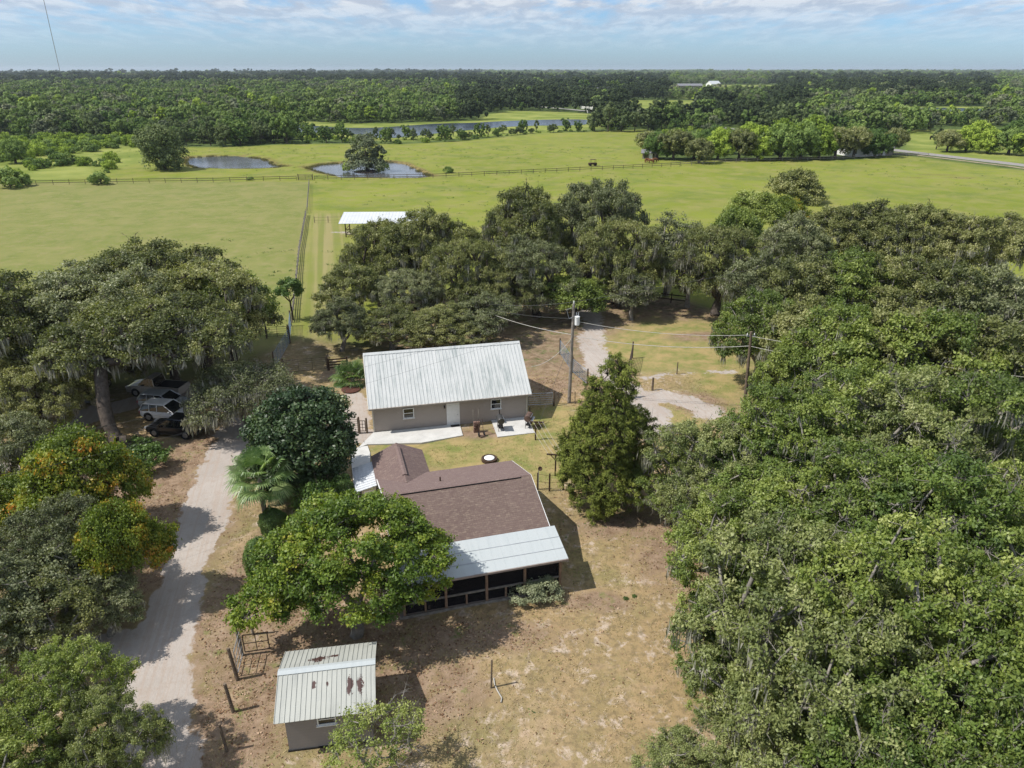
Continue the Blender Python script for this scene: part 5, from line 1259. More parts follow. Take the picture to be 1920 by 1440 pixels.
# ------------------------------------------------------------------ right side
rt = [
    ('live2', 1360, 425, 11, .72, 'dark oak at the left end of the back right row'),
    ('green', 1425, 358, 9, 1.15, 'bright green tree poking above the back right row'),
    ('fiery', 1470, 368, 7, 1.0, 'yellowish green tree just left under the lone round oak'),
    ('green', 1385, 392, 9, 1.0, 'small bright green tree beside the dark oak of the back right row'),
    ('mid3', 1500, 400, 10.5, .8, 'grey crowned oak below the lone round oak'),
    ('mid0', 1575, 385, 11, .85, 'first olive oak right of the grey crowned one in the back row'),
    ('mid2', 1650, 378, 11.5, .9, 'grey twigged oak in the middle of the back right row'),
    ('live0', 1735, 385, 11.5, .8, 'olive oak right of the grey twigged one in the back row'),
    ('mid0', 1810, 400, 11, .85, 'second oak from the right frame edge in the back row'),
    ('mid2', 1890, 400, 11, .9, 'back row oak at the right frame edge'),
    ('mid3', 1445, 470, 10.5, .75, 'grey olive oak behind the leaning utility pole, rear one'),
    ('mid0', 1520, 480, 10.5, .85, 'oak in the second row, first from the left'),
    ('mid1', 1610, 470, 11, .85, 'greener oak in the second row above the dark gap'),
    ('mid2', 1700, 480, 11, .9, 'oak in the second row with pale twigs, centre'),
    ('mid0', 1790, 490, 11, .9, 'oak in the second row, second from the right'),
    ('mid3', 1885, 500, 11, .9, 'oak in the second row at the right frame edge'),
    ('mid1', 1435, 545, 9.5, .7, 'green oak at the back right corner of the clearing'),
    ('mid2', 1540, 560, 10, .8, 'oak behind the leaning utility pole, front one'),
    ('mid1', 1590, 570, 11, .85, 'oak above the middle of the right hand mass'),
    ('mid0', 1690, 580, 11, .85, 'dark sided oak above the right hand mass'),
    ('mid1', 1790, 590, 11.5, .9, 'green oak below the second row, right part'),
    ('mid0', 1900, 600, 11.5, .9, 'green oak at the right frame edge above the pale crowned ones'),
    ('mid1', 1490, 650, 7.5, .5, 'small round oak right of the leaning pole foot'),
    ('near0', 1600, 690, 12, .95, 'pale topped oak right of the leaning utility pole'),
    ('near1', 1750, 700, 12.5, .95, 'light green oak at the rear of the right mass, towards the edge'),
    ('near2', 1900, 705, 12.5, 1.0, 'light green oak at the right edge with grey limbs showing'),
    ('near3', 1490, 770, 9.5, .82, 'light green oak in front of the leaning utility pole'),
    ('near1', 1370, 800, 8.0, .72, 'oak between the cedar and the right mass, farther one'),
    ('near0', 1290, 830, 5.6, .58, 'low oak directly right of the cedar'),
    ('near2', 1620, 850, 11.5, .95, 'leafy oak in the heart of the right mass'),
    ('near3', 1790, 870, 12.5, .95, 'tall leafy oak above the mossy limbs at the right'),
    ('near0', 1930, 900, 12, .9, 'leafy oak cut by the right frame edge beside the mossy limbs'),
    ('near2', 1420, 930, 9.0, .72, 'oak overhanging the dry lawn at its widest, upper one'),
    ('near1', 1550, 1000, 11, .85, 'oak in the middle of the right mass with pale dead twigs'),
    ('near0', 1720, 1010, 12.5, .9, 'big oak with mossy grey limbs exposed in its crown'),
    ('near3', 1400, 1085, 6.5, .52, 'lower oak overhanging the dry lawn beside the green patch'),
    ('near2', 1850, 1080, 12, .8, 'oak near the right edge, below the mossy limbs'),
    ('near1', 1660, 1180, 10.5, .75, 'lower oak of the right mass, centre'),
    ('near3', 1800, 1270, 10, .72, 'lower oak of the right mass, towards the corner'),
    ('near0', 1930, 1220, 10, .75, 'oak cut by the right frame edge near the bottom'),
    ('near2', 1390, 1235, 4.0, .40, 'small open crowned oak at the lawn edge near the bottom'),
    ('near0', 1640, 1310, 7, .5, 'oak at the bottom edge right of the small open crowned one'),
    ('near1', 1320, 1405, 4.0, .42, 'tree top peeking over the bottom edge beside the lawn'),
    ('near3', 1700, 1400, 8.5, .6, 'oak at the bottom edge of the right mass'),
    ('near2', 1880, 1420, 9, .62, 'oak in the bottom right corner'),
]
for kind, px, py, h, s, l in rt: P(kind, px, py, h, s, l, None, GR)
P('lone', 1500, 318, 7.2, 1.0, 'lone round oak standing in the open pasture at the right', 1.0)
# ------------------------------------------------------------------ trees of the middle distance
def wood_tree(name, seed, blobs, n, L, mat, trunk=.3, th=3, flat=False):
    rs = np.random.RandomState(seed); B = np.array(blobs, float); w = B[:, 3] * B[:, 5]; w /= w.sum()
    # clumps on the blobs, leaf faces on the clumps
    nc = max(24, n // 60); i = rs.choice(len(B), nc, p=w); d = unit(rs.normal(size=(nc, 3)) + [0, 0, .35]); c = B[i, :3] + d * B[i, 3:] * rs.uniform(.72, 1.0, (nc, 1))
    rc = .30 * B[i, 3] * rs.uniform(.7, 1.3, nc)
    o = rs.choice(nc, n); e = unit(rs.normal(size=(n, 3)) + [0, 0, .3]); p = c[o] + e * rc[o][:, None] * rs.uniform(.5, 1.05, (n, 1))
    nn = unit(e * .9 + d[o] * .4 + rs.normal(size=(n, 3)) * .55 + [0, 0, .25])
    V = leaf_quads(p, nn, rs, L, L * .72); ti = np.clip(.4 * rs.uniform(0, 1, nc)[o] + .6 * rs.uniform(0, 1, n), 0, 1)
    root = empty(name, link=False)
    cr_ = bpy.data.objects.new('crown', fast('crown', V, np.arange(n * 4).reshape(-1, 4), M[mat], {'tint': np.repeat(ti, 4)})); cr_.parent = root
    tb = MB().tube((0, 0, -.2), (0, 0, th), trunk, trunk * .7, 7)
    for k in range(5):
        j = i[k]; tb.tube((0, 0, th * .8), tuple(c[k]), trunk * .45, trunk * .15, 5)
    t_ = tb.build('trunk', M['bark']); C.objects.unlink(t_); t_.parent = root
    return root
WK = {}
for i, m in enumerate(['wood_a', 'wood_a', 'wood_b', 'wood_b', 'wood_c', 'wood_d']):
    WK['w%d' % i] = wood_tree('woodland_tree', 200 + i, oak_blobs(5.0, 9.5 + i % 3, 210 + i, 6, .28), 4200, .62, m)
WK['tall'] = wood_tree('tall_tree', 220, [(0, 0, 6.5, 2.6, 2.6, 4.6), (.8, .3, 9, 1.9, 1.9, 2.6)], 2600, .55, 'wood_a')
WK['big'] = wood_tree('spreading_oak', 221, oak_blobs(8, 13.5, 222, 8, .26), 12000, .6, 'oak_olive', .7, 4)
WK['big2'] = wood_tree('spreading_oak', 223, oak_blobs(8, 13, 224, 8, .26), 12000, .6, 'wood_b', .7, 4)
WK['bigy'] = wood_tree('spreading_oak', 225, oak_blobs(7, 13, 226, 7, .26), 10000, .6, 'wood_d', .6, 4)
WK['weep'] = wood_tree('weeping_tree', 227, [(0, 0, 5.5, 3.2, 3, 4.6), (-3, 0, 3.6, 1.8, 1.8, 3.2), (3.2, 0, 4, 1.8, 1.8, 3.4), (0, 0, 1.2, 5.6, 4.6, 1.8)], 9000, .42, 'wood_c', .4, 3)
WK['bush'] = wood_tree('bush', 229, [(0, 0, 1.3, 2.3, 2.2, 1.5), (1.4, .6, 1.0, 1.5, 1.5, 1.1)], 1800, .42, 'wood_b', .1, .8)
WK['bushy'] = wood_tree('bush', 230, [(0, 0, 1.3, 2.3, 2.2, 1.5), (-1.4, .6, 1.0, 1.5, 1.5, 1.1)], 1800, .42, 'wood_d', .1, .8)
# the pond trees
def Wp(kind, px, py, s, label, group=None, rz=None, sz=None, cat='tree'):
    x, y = G(px, py); return plant(WK[kind], x, y, s, R_() if rz is None else rz, label, group, cat, sz=sz)
WK['dense'] = wood_tree('spreading_oak', 231, oak_blobs(8, 13, 232, 8, .16) + [(0, 0, 3.2, 6.4, 6.0, 3.0), (-2, 0, 8, 5.5, 5, 4)], 15000, .55, 'wood_a', .7, 3)
Wp('dense', 310, 318, .98, 'big dark oak standing left of the left pond', None, 1.2, 1.0)
x, y = G(688, 319)
isl = MB().lathe([(4.6, -.9), (4.4, -.5), (3.5, -.25), (.001, -.1)], (x, y, 0), 24).build('pond_islet', M['bark']); isl['kind'] = 'structure'; isl.name = 'ground_islet'
plant(WK['weep'], x, y, 1.28, 0, 'moss draped trees crowded on the islet in the round pond', None, z=.1, sz=1.0)
for k, (dx, l) in enumerate([(-5.2, 'light green bush at the left rim of the pond islet'), (5.0, 'light green bush at the right rim of the pond islet')]): plant(WK['bushy'], x + dx, y - .5, .8, k, l, 'bushes on the islet', 'bush', z=.05)
for px, py, s, k, l in [(840, 324, .62, 'bush', 'lone dark green bush beside the round pond'), (20, 352, 1.7, 'bush', 'dark bush on the far fence at the left frame edge'), (190, 346, 1.1, 'bush', 'bush on the far fence between the left edge and the lane'), (470, 338, .35, 'bush', 'tiny sapling before the far fence below the left pond'),
    (108, 311, 1.2, 'bush', 'left of two bushes in the rough grass at the far left'), (128, 308, 1.2, 'bush', 'right of two bushes in the rough grass at the far left'), (163, 309, .8, 'bush', 'left bush of the pair nearer the pond oak'), (190, 311, .8, 'bush', 'right bush of the pair nearer the pond oak'), (200, 324, .35, 'bush', 'tiny bush in the bright grass left of the pond oak')]:
    Wp(k, px, py, s, l, 'bushes in the far pasture', cat='bush')
Wp('big2', 30, 306, .62, 'dark round tree at the far left beyond the fence')
ORD = 'first second third fourth fifth sixth seventh eighth ninth tenth eleventh twelfth thirteenth fourteenth fifteenth sixteenth seventeenth eighteenth nineteenth twentieth twenty-first twenty-second'.split()
# far oak clump on the right
oc = [(1232, 298, 'big2', .72), (1262, 300, 'big', .78), (1215, 288, 'big', .62), (1300, 298, 'big2', .74), (1310, 306, 'big', .62), (1345, 300, 'bigy', .85), (1385, 300, 'big', .8), (1420, 300, 'bigy', .9), (1462, 300, 'big2', .95), (1500, 298, 'big2', 1.0), (1535, 298, 'bigy', .9), (1565, 296, 'big', .8), (1600, 295, 'big', .8), (1640, 294, 'big2', .78), (1672, 290, 'big', .72), (1460, 290, 'bigy', 1.0), (1400, 290, 'bigy', .9), (1520, 285, 'bigy', 1.05), (1340, 288, 'big2', .8), (1600, 283, 'big2', .8), (1270, 288, 'bigy', .72)]
for k, (px, py, kd, s) in enumerate(sorted(oc)):
    Wp(kd, px, py, s, ORD[k] + ' oak from the left in the dense clump beyond the far pasture', 'oaks of the far clump', sz=s * .95)
for k, (px, py, kd, s) in enumerate(sorted([(1775, 285, 'big', .7), (1810, 284, 'bigy', .85), (1850, 288, 'bigy', .8), (1890, 290, 'big2', .85), (1930, 294, 'bigy', .9), (1970, 298, 'big', .9), (1755, 280, 'tall', .8), (1830, 275, 'bigy', .9), (1900, 275, 'big2', .9)])):
    Wp(kd, px, py, s, ORD[k] + ' tree from the left in the green row beyond the paved road', 'trees beyond the paved road', sz=s * .85)
rb = random.Random(12)
for k in range(34):
    px, py = rb.triangular(-30, 245, 20), rb.uniform(276, 338)
    if px > 120 and py > 318: continue
    if abs(px - 310) < 60: continue
    Wp(rb.choice(['bush', 'bushy', 'bushy']), px, py, rb.uniform(.35, .95), 'light green bush in the scrub between the left pasture and the wood', 'scrub bushes at the far left', cat='bush')
# trees between the pasture and the river
for k, (px, py) in enumerate(sorted([(762, 262), (775, 264), (868, 262), (900, 258), (943, 250), (1038, 248), (1006, 246), (980, 250), (830, 262), (850, 256), (735, 258), (640, 252), (625, 256), (705, 262), (1060, 246), (915, 256), (798, 258), (560, 262)])):
    Wp(('tall', 'w0', 'w2')[k % 3], px, py, (.62, .42, .5)[k % 3] * (1 + .25 * ((k * 7) % 3 - 1)), ORD[k] + ' tree from the left on the bank between the pasture and the river', 'trees on the near river bank')
for k, (px, py) in enumerate(sorted([(1115, 246), (1140, 247), (1165, 247), (1190, 246), (1215, 244), (1240, 240), (1270, 240), (1128, 238), (1155, 236), (1190, 236), (1225, 236), (1260, 236), (1290, 240)])):
    Wp(('w0', 'w1', 'tall')[k % 3], px, py, .95 + .12 * (k % 3), ORD[k] + ' dark tree from the left in the belt by the bridge', 'dark belt trees by the bridge')
rb = random.Random(8); BK = [G(*p) for p in [(565, 263), (700, 262), (800, 262), (868, 261), (960, 254), (1010, 249.5), (1105, 246)]]
for a, b in zip(BK[:-1], BK[1:]):
    n_ = max(2, int(math.hypot(b[0] - a[0], b[1] - a[1]) / 2.6))
    for k in range(n_):
        t_ = (k + rb.random()) / n_; x = a[0] + (b[0] - a[0]) * t_; y = a[1] + (b[1] - a[1]) * t_ + rb.uniform(-1, 7)
        plant(WK[rb.choice(['bush', 'bushy', 'bush', 'w0'])], x, y, rb.uniform(.2, .42), rb.uniform(0, 6), 'low bush in the brushy band between the far pasture and the river', 'bushes on the river bank', 'bush')
# woodland edge and interior, individually down to a few hundred metres
def inside(poly, x, y):
    c = False; n = len(poly)
    for i in range(n):
        x0, y0 = poly[i]; x1, y1 = poly[(i + 1) % n]
        if (y0 > y) != (y1 > y) and x < (x1 - x0) * (y - y0) / (y1 - y0) + x0: c = not c
    return c
NOGO = [PASTURE, RIVER, MARSH, LAKE, POND_A, pxpoly([(1700, 250), (1760, 250), (1760, 284), (1700, 284)])] + FIELDS[:5] + FIELDS[6:7]
RDN = np.array(RD)
def free(x, y, m=6):
    for p in NOGO:
        if inside(p, x, y): return False
    for a, b in zip(RDN[:-1], RDN[1:]):
        d = b - a; t = max(0, min(1, ((x - a[0]) * d[0] + (y - a[1]) * d[1]) / (d @ d)))
        if math.hypot(x - a[0] - t * d[0], y - a[1] - t * d[1]) < m: return False
    return True
def px_of(x, y, z=0):
    zc_ = y * _c - (z - CAMZ) * _s; return 960 + F * x / zc_, 720 - F * (y * _s + (z - CAMZ) * _c) / zc_
rw = random.Random(21); cand = []
for yy_ in np.arange(232, 520, 6.6):
    for xx_ in np.arange(-.85 * yy_, .85 * yy_, 6.8):
        X_, Y_ = xx_ + rw.uniform(-2.8, 2.8), yy_ + rw.uniform(-2.8, 2.8)
        if not free(X_, Y_): continue
        px, py = px_of(X_, Y_)
        if px > 1150 and py > 250: continue
        if px > 1740 and py > 236: continue
        if px < -40 or px > 1960: continue
        cand.append((math.hypot(X_, Y_), X_, Y_, px < 275 and py > 262))
cand.sort(); edge = [(a, b, c) for _, a, b, c in cand[:285]]
for x, y, rough in edge:
    px, py = px_of(x, y)
    if rough:
        plant(WK[rw.choice(['bush', 'bushy', 'bushy'])], x, y, rw.uniform(.7, 1.3), rw.uniform(0, 6), 'light green bush in the scrub between the left pasture and the wood', 'scrub bushes at the far left', 'bush')
    else:
        d = math.hypot(x, y)
        s = rw.uniform(.75, 1.1) * (.8 if px < 420 and py > 250 else 1)
        if px > 560 and py > 240: plant(WK[rw.choice(['bush', 'bushy', 'w2'])], x, y, rw.uniform(.4, .7), rw.uniform(0, 6), 'low bush on the river bank', 'bushes on the river bank', 'bush'); continue
        plant(WK[rw.choices(['w0', 'w1', 'w2', 'w3', 'w4', 'tall'], [3, 3, 4, 4, 1.2, 1.2])[0]], x, y, s, rw.uniform(0, 6), 'leafy tree in the wood beyond the pasture and the ponds', 'trees of the wood beyond the pasture', sz=s * rw.uniform(.85, 1.15))
# the far woods: one mass, instanced on points
def pts_object():
    rs = np.random.RandomState(77); P_ = []
    for y0, y1, st, sc in ((262, 520, 7.2, 1.0), (520, 900, 9.5, 1.15), (900, 1700, 15, 1.5), (1700, 3600, 30, 2.1), (3600, 12000, 80, 3.4)):
        ys = np.arange(y0, y1, st)
        for yv in ys:
            xs = np.arange(-1.2 * yv, 1.2 * yv, st) + rs.uniform(-.5, .5) * st
            yy2 = yv + rs.uniform(-.5, .5, len(xs)) * st; xs = xs + rs.uniform(-.4, .4, len(xs)) * st
            P_ += [(a, b, sc) for a, b in zip(xs, yy2)]
    A = np.array(P_); X, Y = A[:, 0], A[:, 1]; ok = np.ones(len(A), bool)
    for p in NOGO: ok &= seg_dist(X, Y, p) > 2
    ok &= seg_dist(X, Y, RDN, False) > 9
    zc_ = Y * _c + CAMZ * _s; px = 960 + F * X / zc_; py = 720 - F * (Y * _s - CAMZ * _c) / zc_
    ok &= ~((px > 1150) & (py > 250)); ok &= ~((px > 1735) & (py > 238)); ok &= ~((px < 320) & (py > 266)); ok &= rs.uniform(size=len(ok)) > .06
    ok &= ~((py > 232) & (px > 420) & (px < 1120))
    ex = np.array([(a, b) for a, b, _ in edge]); sel = Y < 540
    idx = np.where(sel & ok)[0]
    for k in idx:
        if np.min((ex[:, 0] - X[k]) ** 2 + (ex[:, 1] - Y[k]) ** 2) < 22: ok[k] = False
    clear = fbm(X / 260, Y / 700, 4, 20)      # clearings far off
    ok &= ~((clear > .62) & (Y > 1300))
    return A[ok], rs
A_, rs = pts_object()
nP = len(A_); print('forest points', nP)
me = bpy.data.meshes.new('distant_forest'); me.vertices.add(nP)
me.vertices.foreach_set('co', np.stack([A_[:, 0], A_[:, 1], np.full(nP, -.4)], 1).astype(np.float32).ravel())
a = me.attributes.new('size', 'FLOAT', 'POINT'); a.data.foreach_set('value', (A_[:, 2] * np.clip(rs.lognormal(-.05, .28, nP), .5, 1.7)).astype(np.float32))
a = me.attributes.new('pick', 'INT', 'POINT')
zone = fbm(A_[:, 0] / 90, A_[:, 1] / 90, 2, 20); zx, zy = px_of(A_[:, 0], A_[:, 1])
pk = np.where(rs.uniform(size=nP) < np.clip(.48 + zone * .5, .1, .9), rs.randint(0, 2, nP), rs.randint(2, 4, nP)); pk = np.where(rs.uniform(size=nP) < .2, 4, pk); pk = np.where(rs.uniform(size=nP) < .05, 6, pk)
# far cloud shadows painted in as darker trees, with dark woods nearer; paler growth elsewhere
dark = ((zy < 166) & (zy > 139) & (zx < 900)) | ((zx > 1440) & (zx < 1860) & (zy < 196) & (zy > 148)) | ((zx > 1250) & (zx < 1500) & (zy > 195) & (zy < 240)) | ((zx > 860) & (zx < 1250) & (zy > 150))
pk = np.where(dark & (rs.uniform(size=nP) < .85), 5, pk)
a.data.foreach_set('value', pk.astype(np.int32))
far = bpy.data.collections.new('far_tree_kinds')
M['wood_d2'] = leafmat('wood_d2', [(0, (.06, .10, .025)), (.5, (.12, .17, .045)), (1, (.20, .25, .08))], .18, .7, .15, .5)
M['wood_dark_shaded'] = leafmat('wood_dark_shaded', [(0, (.02, .032, .015)), (.5, (.038, .055, .025)), (1, (.07, .09, .04))], .1, .8, .1, .3)  # leaf colour darkened for the painted cloud shadow bands and the dark woods
for k, (m, n) in enumerate([('wood_a', 900), ('wood_b', 900), ('wood_b', 900), ('wood_d2', 900), ('wood_c', 900), ('wood_dark_shaded', 900), ('wood_d', 900)]):
    rt_ = wood_tree('far_tree', 300 + k, oak_blobs(5.6, 9.5, 310 + k, 6, .3), int(n * 1.8), .85, m); cr_ = [c for c in rt_.children if c.name.startswith('crown')][0]
    cr_.parent = None; cr_.name = 'k%d_tree' % k; far.objects.link(cr_)
ng = bpy.data.node_groups.new('scatter', 'GeometryNodeTree')
ng.interface.new_socket('Geometry', in_out='INPUT', socket_type='NodeSocketGeometry'); ng.interface.new_socket('Geometry', in_out='OUTPUT', socket_type='NodeSocketGeometry')
gi, go = ng.nodes.new('NodeGroupInput'), ng.nodes.new('NodeGroupOutput')
m2p = ng.nodes.new('GeometryNodeMeshToPoints'); ins = ng.nodes.new('GeometryNodeInstanceOnPoints'); ci = ng.nodes.new('GeometryNodeCollectionInfo')
ci.inputs['Collection'].default_value = far; ci.inputs['Separate Children'].default_value = True; ci.inputs['Reset Children'].default_value = True
ins.inputs['Pick Instance'].default_value = True
def na(name, ty):
    n = ng.nodes.new('GeometryNodeInputNamedAttribute'); n.data_type = ty; n.inputs['Name'].default_value = name; return n.outputs[0]
rv_ = ng.nodes.new('FunctionNodeRandomValue'); rv_.data_type = 'FLOAT_VECTOR'; rv_.inputs[0].default_value = (0, 0, 0); rv_.inputs[1].default_value = (0, 0, 6.28)
sc_ = ng.nodes.new('ShaderNodeCombineXYZ'); sz_ = na('size', 'FLOAT')
mm = ng.nodes.new('ShaderNodeMath'); mm.operation = 'POWER'; mm.inputs[1].default_value = .75
L_ = ng.links
L_.new(sz_, sc_.inputs[0]); L_.new(sz_, sc_.inputs[1]); L_.new(sz_, mm.inputs[0]); L_.new(mm.outputs[0], sc_.inputs[2])
L_.new(gi.outputs[0], m2p.inputs[0]); L_.new(m2p.outputs[0], ins.inputs['Points']); L_.new(ci.outputs[0], ins.inputs['Instance'])
L_.new(na('pick', 'INT'), ins.inputs['Instance Index']); L_.new(rv_.outputs[0], ins.inputs['Rotation']); L_.new(sc_.outputs[0], ins.inputs['Scale'])
L_.new(ins.outputs[0], go.inputs[0])
fo = bpy.data.objects.new('distant_forest', me); C.objects.link(fo); md = fo.modifiers.new('scatter', 'NODES'); md.node_group = ng
tag(fo, 'unbroken far woodland running to the horizon', 'forest', kind='stuff')

# ------------------------------------------------------------------ far buildings, bridge, mast, animals
def farhouse(px, py, w, d, h, rh, rz, label, roof, wall='cream', chim=False, z0=0, cat='house'):
    x, y = G(px, py); o = empty('far_house', (x, y, 0), rz); tag(o, label, cat)
    mb = MB(); vs = [(a, b, z) for a in (-w / 2, w / 2) for b, z in ((-d / 2, 0), (d / 2, 0), (d / 2, h), (0, h + rh * .96), (-d / 2, h))]
    mb.add(vs, [(4, 3, 2, 1, 0), (5, 6, 7, 8, 9)] + [(k, (k + 1) % 5, 5 + (k + 1) % 5, 5 + k) for k in range(5)]); mb.build('wall', M[wall], o)
    rf = MB(); e = .5; rf.slab([(-w / 2 - e, -d / 2 - e, h - .1), (w / 2 + e, -d / 2 - e, h - .1), (w / 2 + e, 0, h + rh), (-w / 2 - e, 0, h + rh)], .15); rf.slab([(-w / 2 - e, 0, h + rh), (w / 2 + e, 0, h + rh), (w / 2 + e, d / 2 + e, h - .1), (-w / 2 - e, d / 2 + e, h - .1)], .15)
    r_ = rf.build('roof', M[roof], o)
    if chim: MB().box((w / 2 - 1, 0, h + rh + .6), (1, 1, 2.2)).build('chimney', M['cream'], r_)
    n = max(2, int(w / 3.5))
    for k in range(n): MB().box((-w / 2 + w * (k + .5) / n, -d / 2 - .03, h * .55), (1.2, .06, 1.5)).build('window', M['glass'], o)
    MB().box((w * .12, -d / 2 - .04, 1.05), (1.1, .08, 2.1)).build('door', M['white'], o)
    return o
M['roof_grey'] = simple('roof_grey', (.22, .22, .24), .8, .2); M['roof_far'] = simple('roof_far', (.62, .64, .66), .5, .3)
farhouse(1138, 184, 22, 12, 6.5, 4, -.1, 'two storey far house with grey roof and chimney in the dark trees', 'roof_grey', 'cream', True)
farhouse(1337, 163, 22, 14, 5, 5, .5, 'white roofed barn above the tan fields near the horizon', 'roof_far', 'white', cat='barn')
farhouse(1292, 166, 40, 14, 4.5, 3, .1, 'long grey roofed house left of the white barn', 'roof_grey', 'grey_wood')
farhouse(1232, 167, 20, 12, 3.5, 3, 0, 'small pale house left of the tan fields', 'roof_far', 'white')
farhouse(1218, 181, 14, 10, 3, 2.5, .2, 'pale house at the top of the far green field', 'roof_far', 'white')
for k, (px, py, c_) in enumerate([(842, 143.6, 'roof_far'), (895, 146.5, 'roof_grey'), (925, 147, 'roof_far'), (965, 147.8, 'roof_far'), (1045, 151, 'roof_far')]):
    farhouse(px, py + 1.2, 38, 20, 9, 7, k * .2, ORD[k] + ' tiny pale house from the left near the horizon above the river woods', c_, 'white')['group'] = 'tiny houses near the horizon'
farhouse(1607, 291, 11, 8, 3.0, 2.2, radians(10), 'white roofed house half hidden in the right part of the far oak clump', 'roof_far', 'white')
farhouse(1640, 290, 9, 7, 2.8, 1.6, radians(10), 'grey roofed outbuilding in the far oak clump beside the white roofed house', 'roof_grey', 'grey_wood')
farhouse(1217, 297, 4.6, 3.4, 2.0, 1.0, radians(-10), 'small grey tin shed at the left foot of the far oak clump', 'tin_grey' if False else 'roof_grey', 'grey_wood', cat='shed')
bx0, by0 = G(1100, 211); bx1, by1 = G(1205, 219); L_b = math.hypot(bx1 - bx0, by1 - by0)
br = empty('bridge', (bx0, by0, 0), math.atan2(by1 - by0, bx1 - bx0)); tag(br, 'low pale concrete road bridge crossing the river on square piers', 'bridge')
MB().box((L_b / 2, 0, 3.0), (L_b + 4, 9, .8)).build('deck', M['concrete'], br)
for s_ in (-1, 1): MB().box((L_b / 2, s_ * 4.4, 3.9), (L_b + 4, .3, 1.0)).build('parapet', M['concrete'], br)
for k in range(5): MB().box((L_b * (k + .5) / 5, 0, 1.2), (1.2, 8, 2.9)).build('pier', M['concrete'], br)
x, y = G(121, 140); x *= 1; d = math.hypot(x, y)
k_ = 2600 / y; my_ = 2470; mx_ = (116 - 960) / F * (my_ * _c + CAMZ * _s)
msT = empty('radio_mast', (mx_, my_, 0)); tag(msT, 'very tall thin radio mast on the horizon at the upper left', 'mast')
mo_ = MB(); mo_.tube((0, 0, 0), (0, 0, 330), 1.0, .7, 4); mo_.build('mast', M['grey_wood'], msT)
# grazing animals
def cow(px, py, rz, label, col, s=1.0):
    x, y = G(px, py); rt_ = Matrix.Rotation(rz, 3, 'Z'); me_ = bpy.data.meshes.new('cow')
    V_ = [(-.8, 0, 1.05), (-.3, 0, 1.05), (.35, 0, 1.08), (.8, 0, 1.12), (1.15, 0, .9), (1.4, 0, .45), (1.55, 0, .25),
          (-.75, .2, .6), (-.8, .22, 0), (-.75, -.2, .6), (-.8, -.22, 0), (.6, .2, .6), (.6, .22, 0), (.6, -.2, .6), (.6, -.22, 0), (-.98, 0, .95), (-1.02, 0, .45)]
    E_ = [(0, 1), (1, 2), (2, 3), (3, 4), (4, 5), (5, 6), (0, 7), (7, 8), (0, 9), (9, 10), (3, 11), (11, 12), (3, 13), (13, 14), (0, 15), (15, 16)]
    Rr = [.33, .4, .4, .33, .22, .16, .1, .15, .08, .15, .08, .14, .08, .14, .08, .05, .04]
    me_.from_pydata([tuple(rt_ @ Vector(v) * s) for v in V_], E_, []); o = bpy.data.objects.new('cow', me_); C.objects.link(o); o.location = (x, y, 0)
    sk = o.modifiers.new('skin', 'SKIN')
    for k, r in enumerate(Rr): me_.skin_vertices[0].data[k].radius = (r * s, r * s)
    me_.skin_vertices[0].data[1].use_root = True
    o.modifiers.new('sub', 'SUBSURF').levels = 1; me_.materials.append(col); tag(o, label, 'cow', 'grazing cattle'); return o
cb_ = simple('hide_brown', (.20, .09, .045), .9, .1); ck_ = simple('hide_dark', (.03, .022, .02), .9, .1)
cow(1214, 305, .2, 'leftmost of three brown cattle grazing by the tin shed', cb_); cow(1221, 306, 2.8, 'middle one of three brown cattle grazing by the tin shed', cb_); cow(1228, 304.5, .5, 'rightmost of three brown cattle grazing by the tin shed', cb_)
cow(1748, 262, 0, 'dark cow in the small field beyond the paved road', ck_, 1.2)
# rough grass tufts give the bare yard a broken surface
rs = np.random.RandomState(15); n = 52000; X = rs.uniform(-24, 20, n); Y = 20 + 48 * rs.uniform(0, 1, n) ** 1.2
dr = np.full(n, 1e9)
for pts, w in ROAD: dr = np.minimum(dr, seg_dist(X, Y, pts, False) - w)
for pts, w in SAND: dr = np.minimum(dr, seg_dist(X, Y, pts, False) - w)
okk = (dr > .3) & (fbm(X * 1.3, Y * 1.3, 10, 30) > -.15)
def notin(x0, y0, ang, xa, xb, ya, yb, X=None, Y=None):
    X = globals()['X'] if X is None else X; Y = globals()['Y'] if Y is None else Y
    c, s = cos(ang), sin(ang); u = (X - x0) * c + (Y - y0) * s; v = -(X - x0) * s + (Y - y0) * c
    return ~((u > xa) & (u < xb) & (v > ya) & (v < yb))
okk &= notin(-11.57, 54.11, ga, -2.2, 14, -3.6, 9, X, Y) & notin(1.2, 40.2, ha, -11.5, .3, -6.6, 9.8, X, Y) & notin(-8.46, 25.2, sa, -1.9, 2, -1.9, 1.8, X, Y)
X, Y = X[okk], Y[okk]; n = len(X); kq = 3
cx_ = np.repeat(X, kq) + rs.normal(size=n * kq) * .06; cy_ = np.repeat(Y, kq) + rs.normal(size=n * kq) * .06
bs_ = np.stack([cx_, cy_, hz(cx_, cy_) - .02], 1); th = rs.uniform(0, 2 * pi, n * kq); w = np.stack([np.cos(th), np.sin(th), 0 * th], 1) * rs.uniform(.012, .03, (n * kq, 1))
tip = bs_ + np.concatenate([rs.normal(size=(n * kq, 2)) * .05, rs.uniform(.04, .13, (n * kq, 1))], 1)
Vg = np.stack([bs_ - w, bs_ + w, tip], 1).reshape(-1, 3)
M['dry_grass'] = leafmat('dry_grass', [(0, (.14, .17, .05)), (.4, (.27, .24, .10)), (.8, (.36, .28, .16)), (1, (.48, .40, .28))], .1, .9, .05)
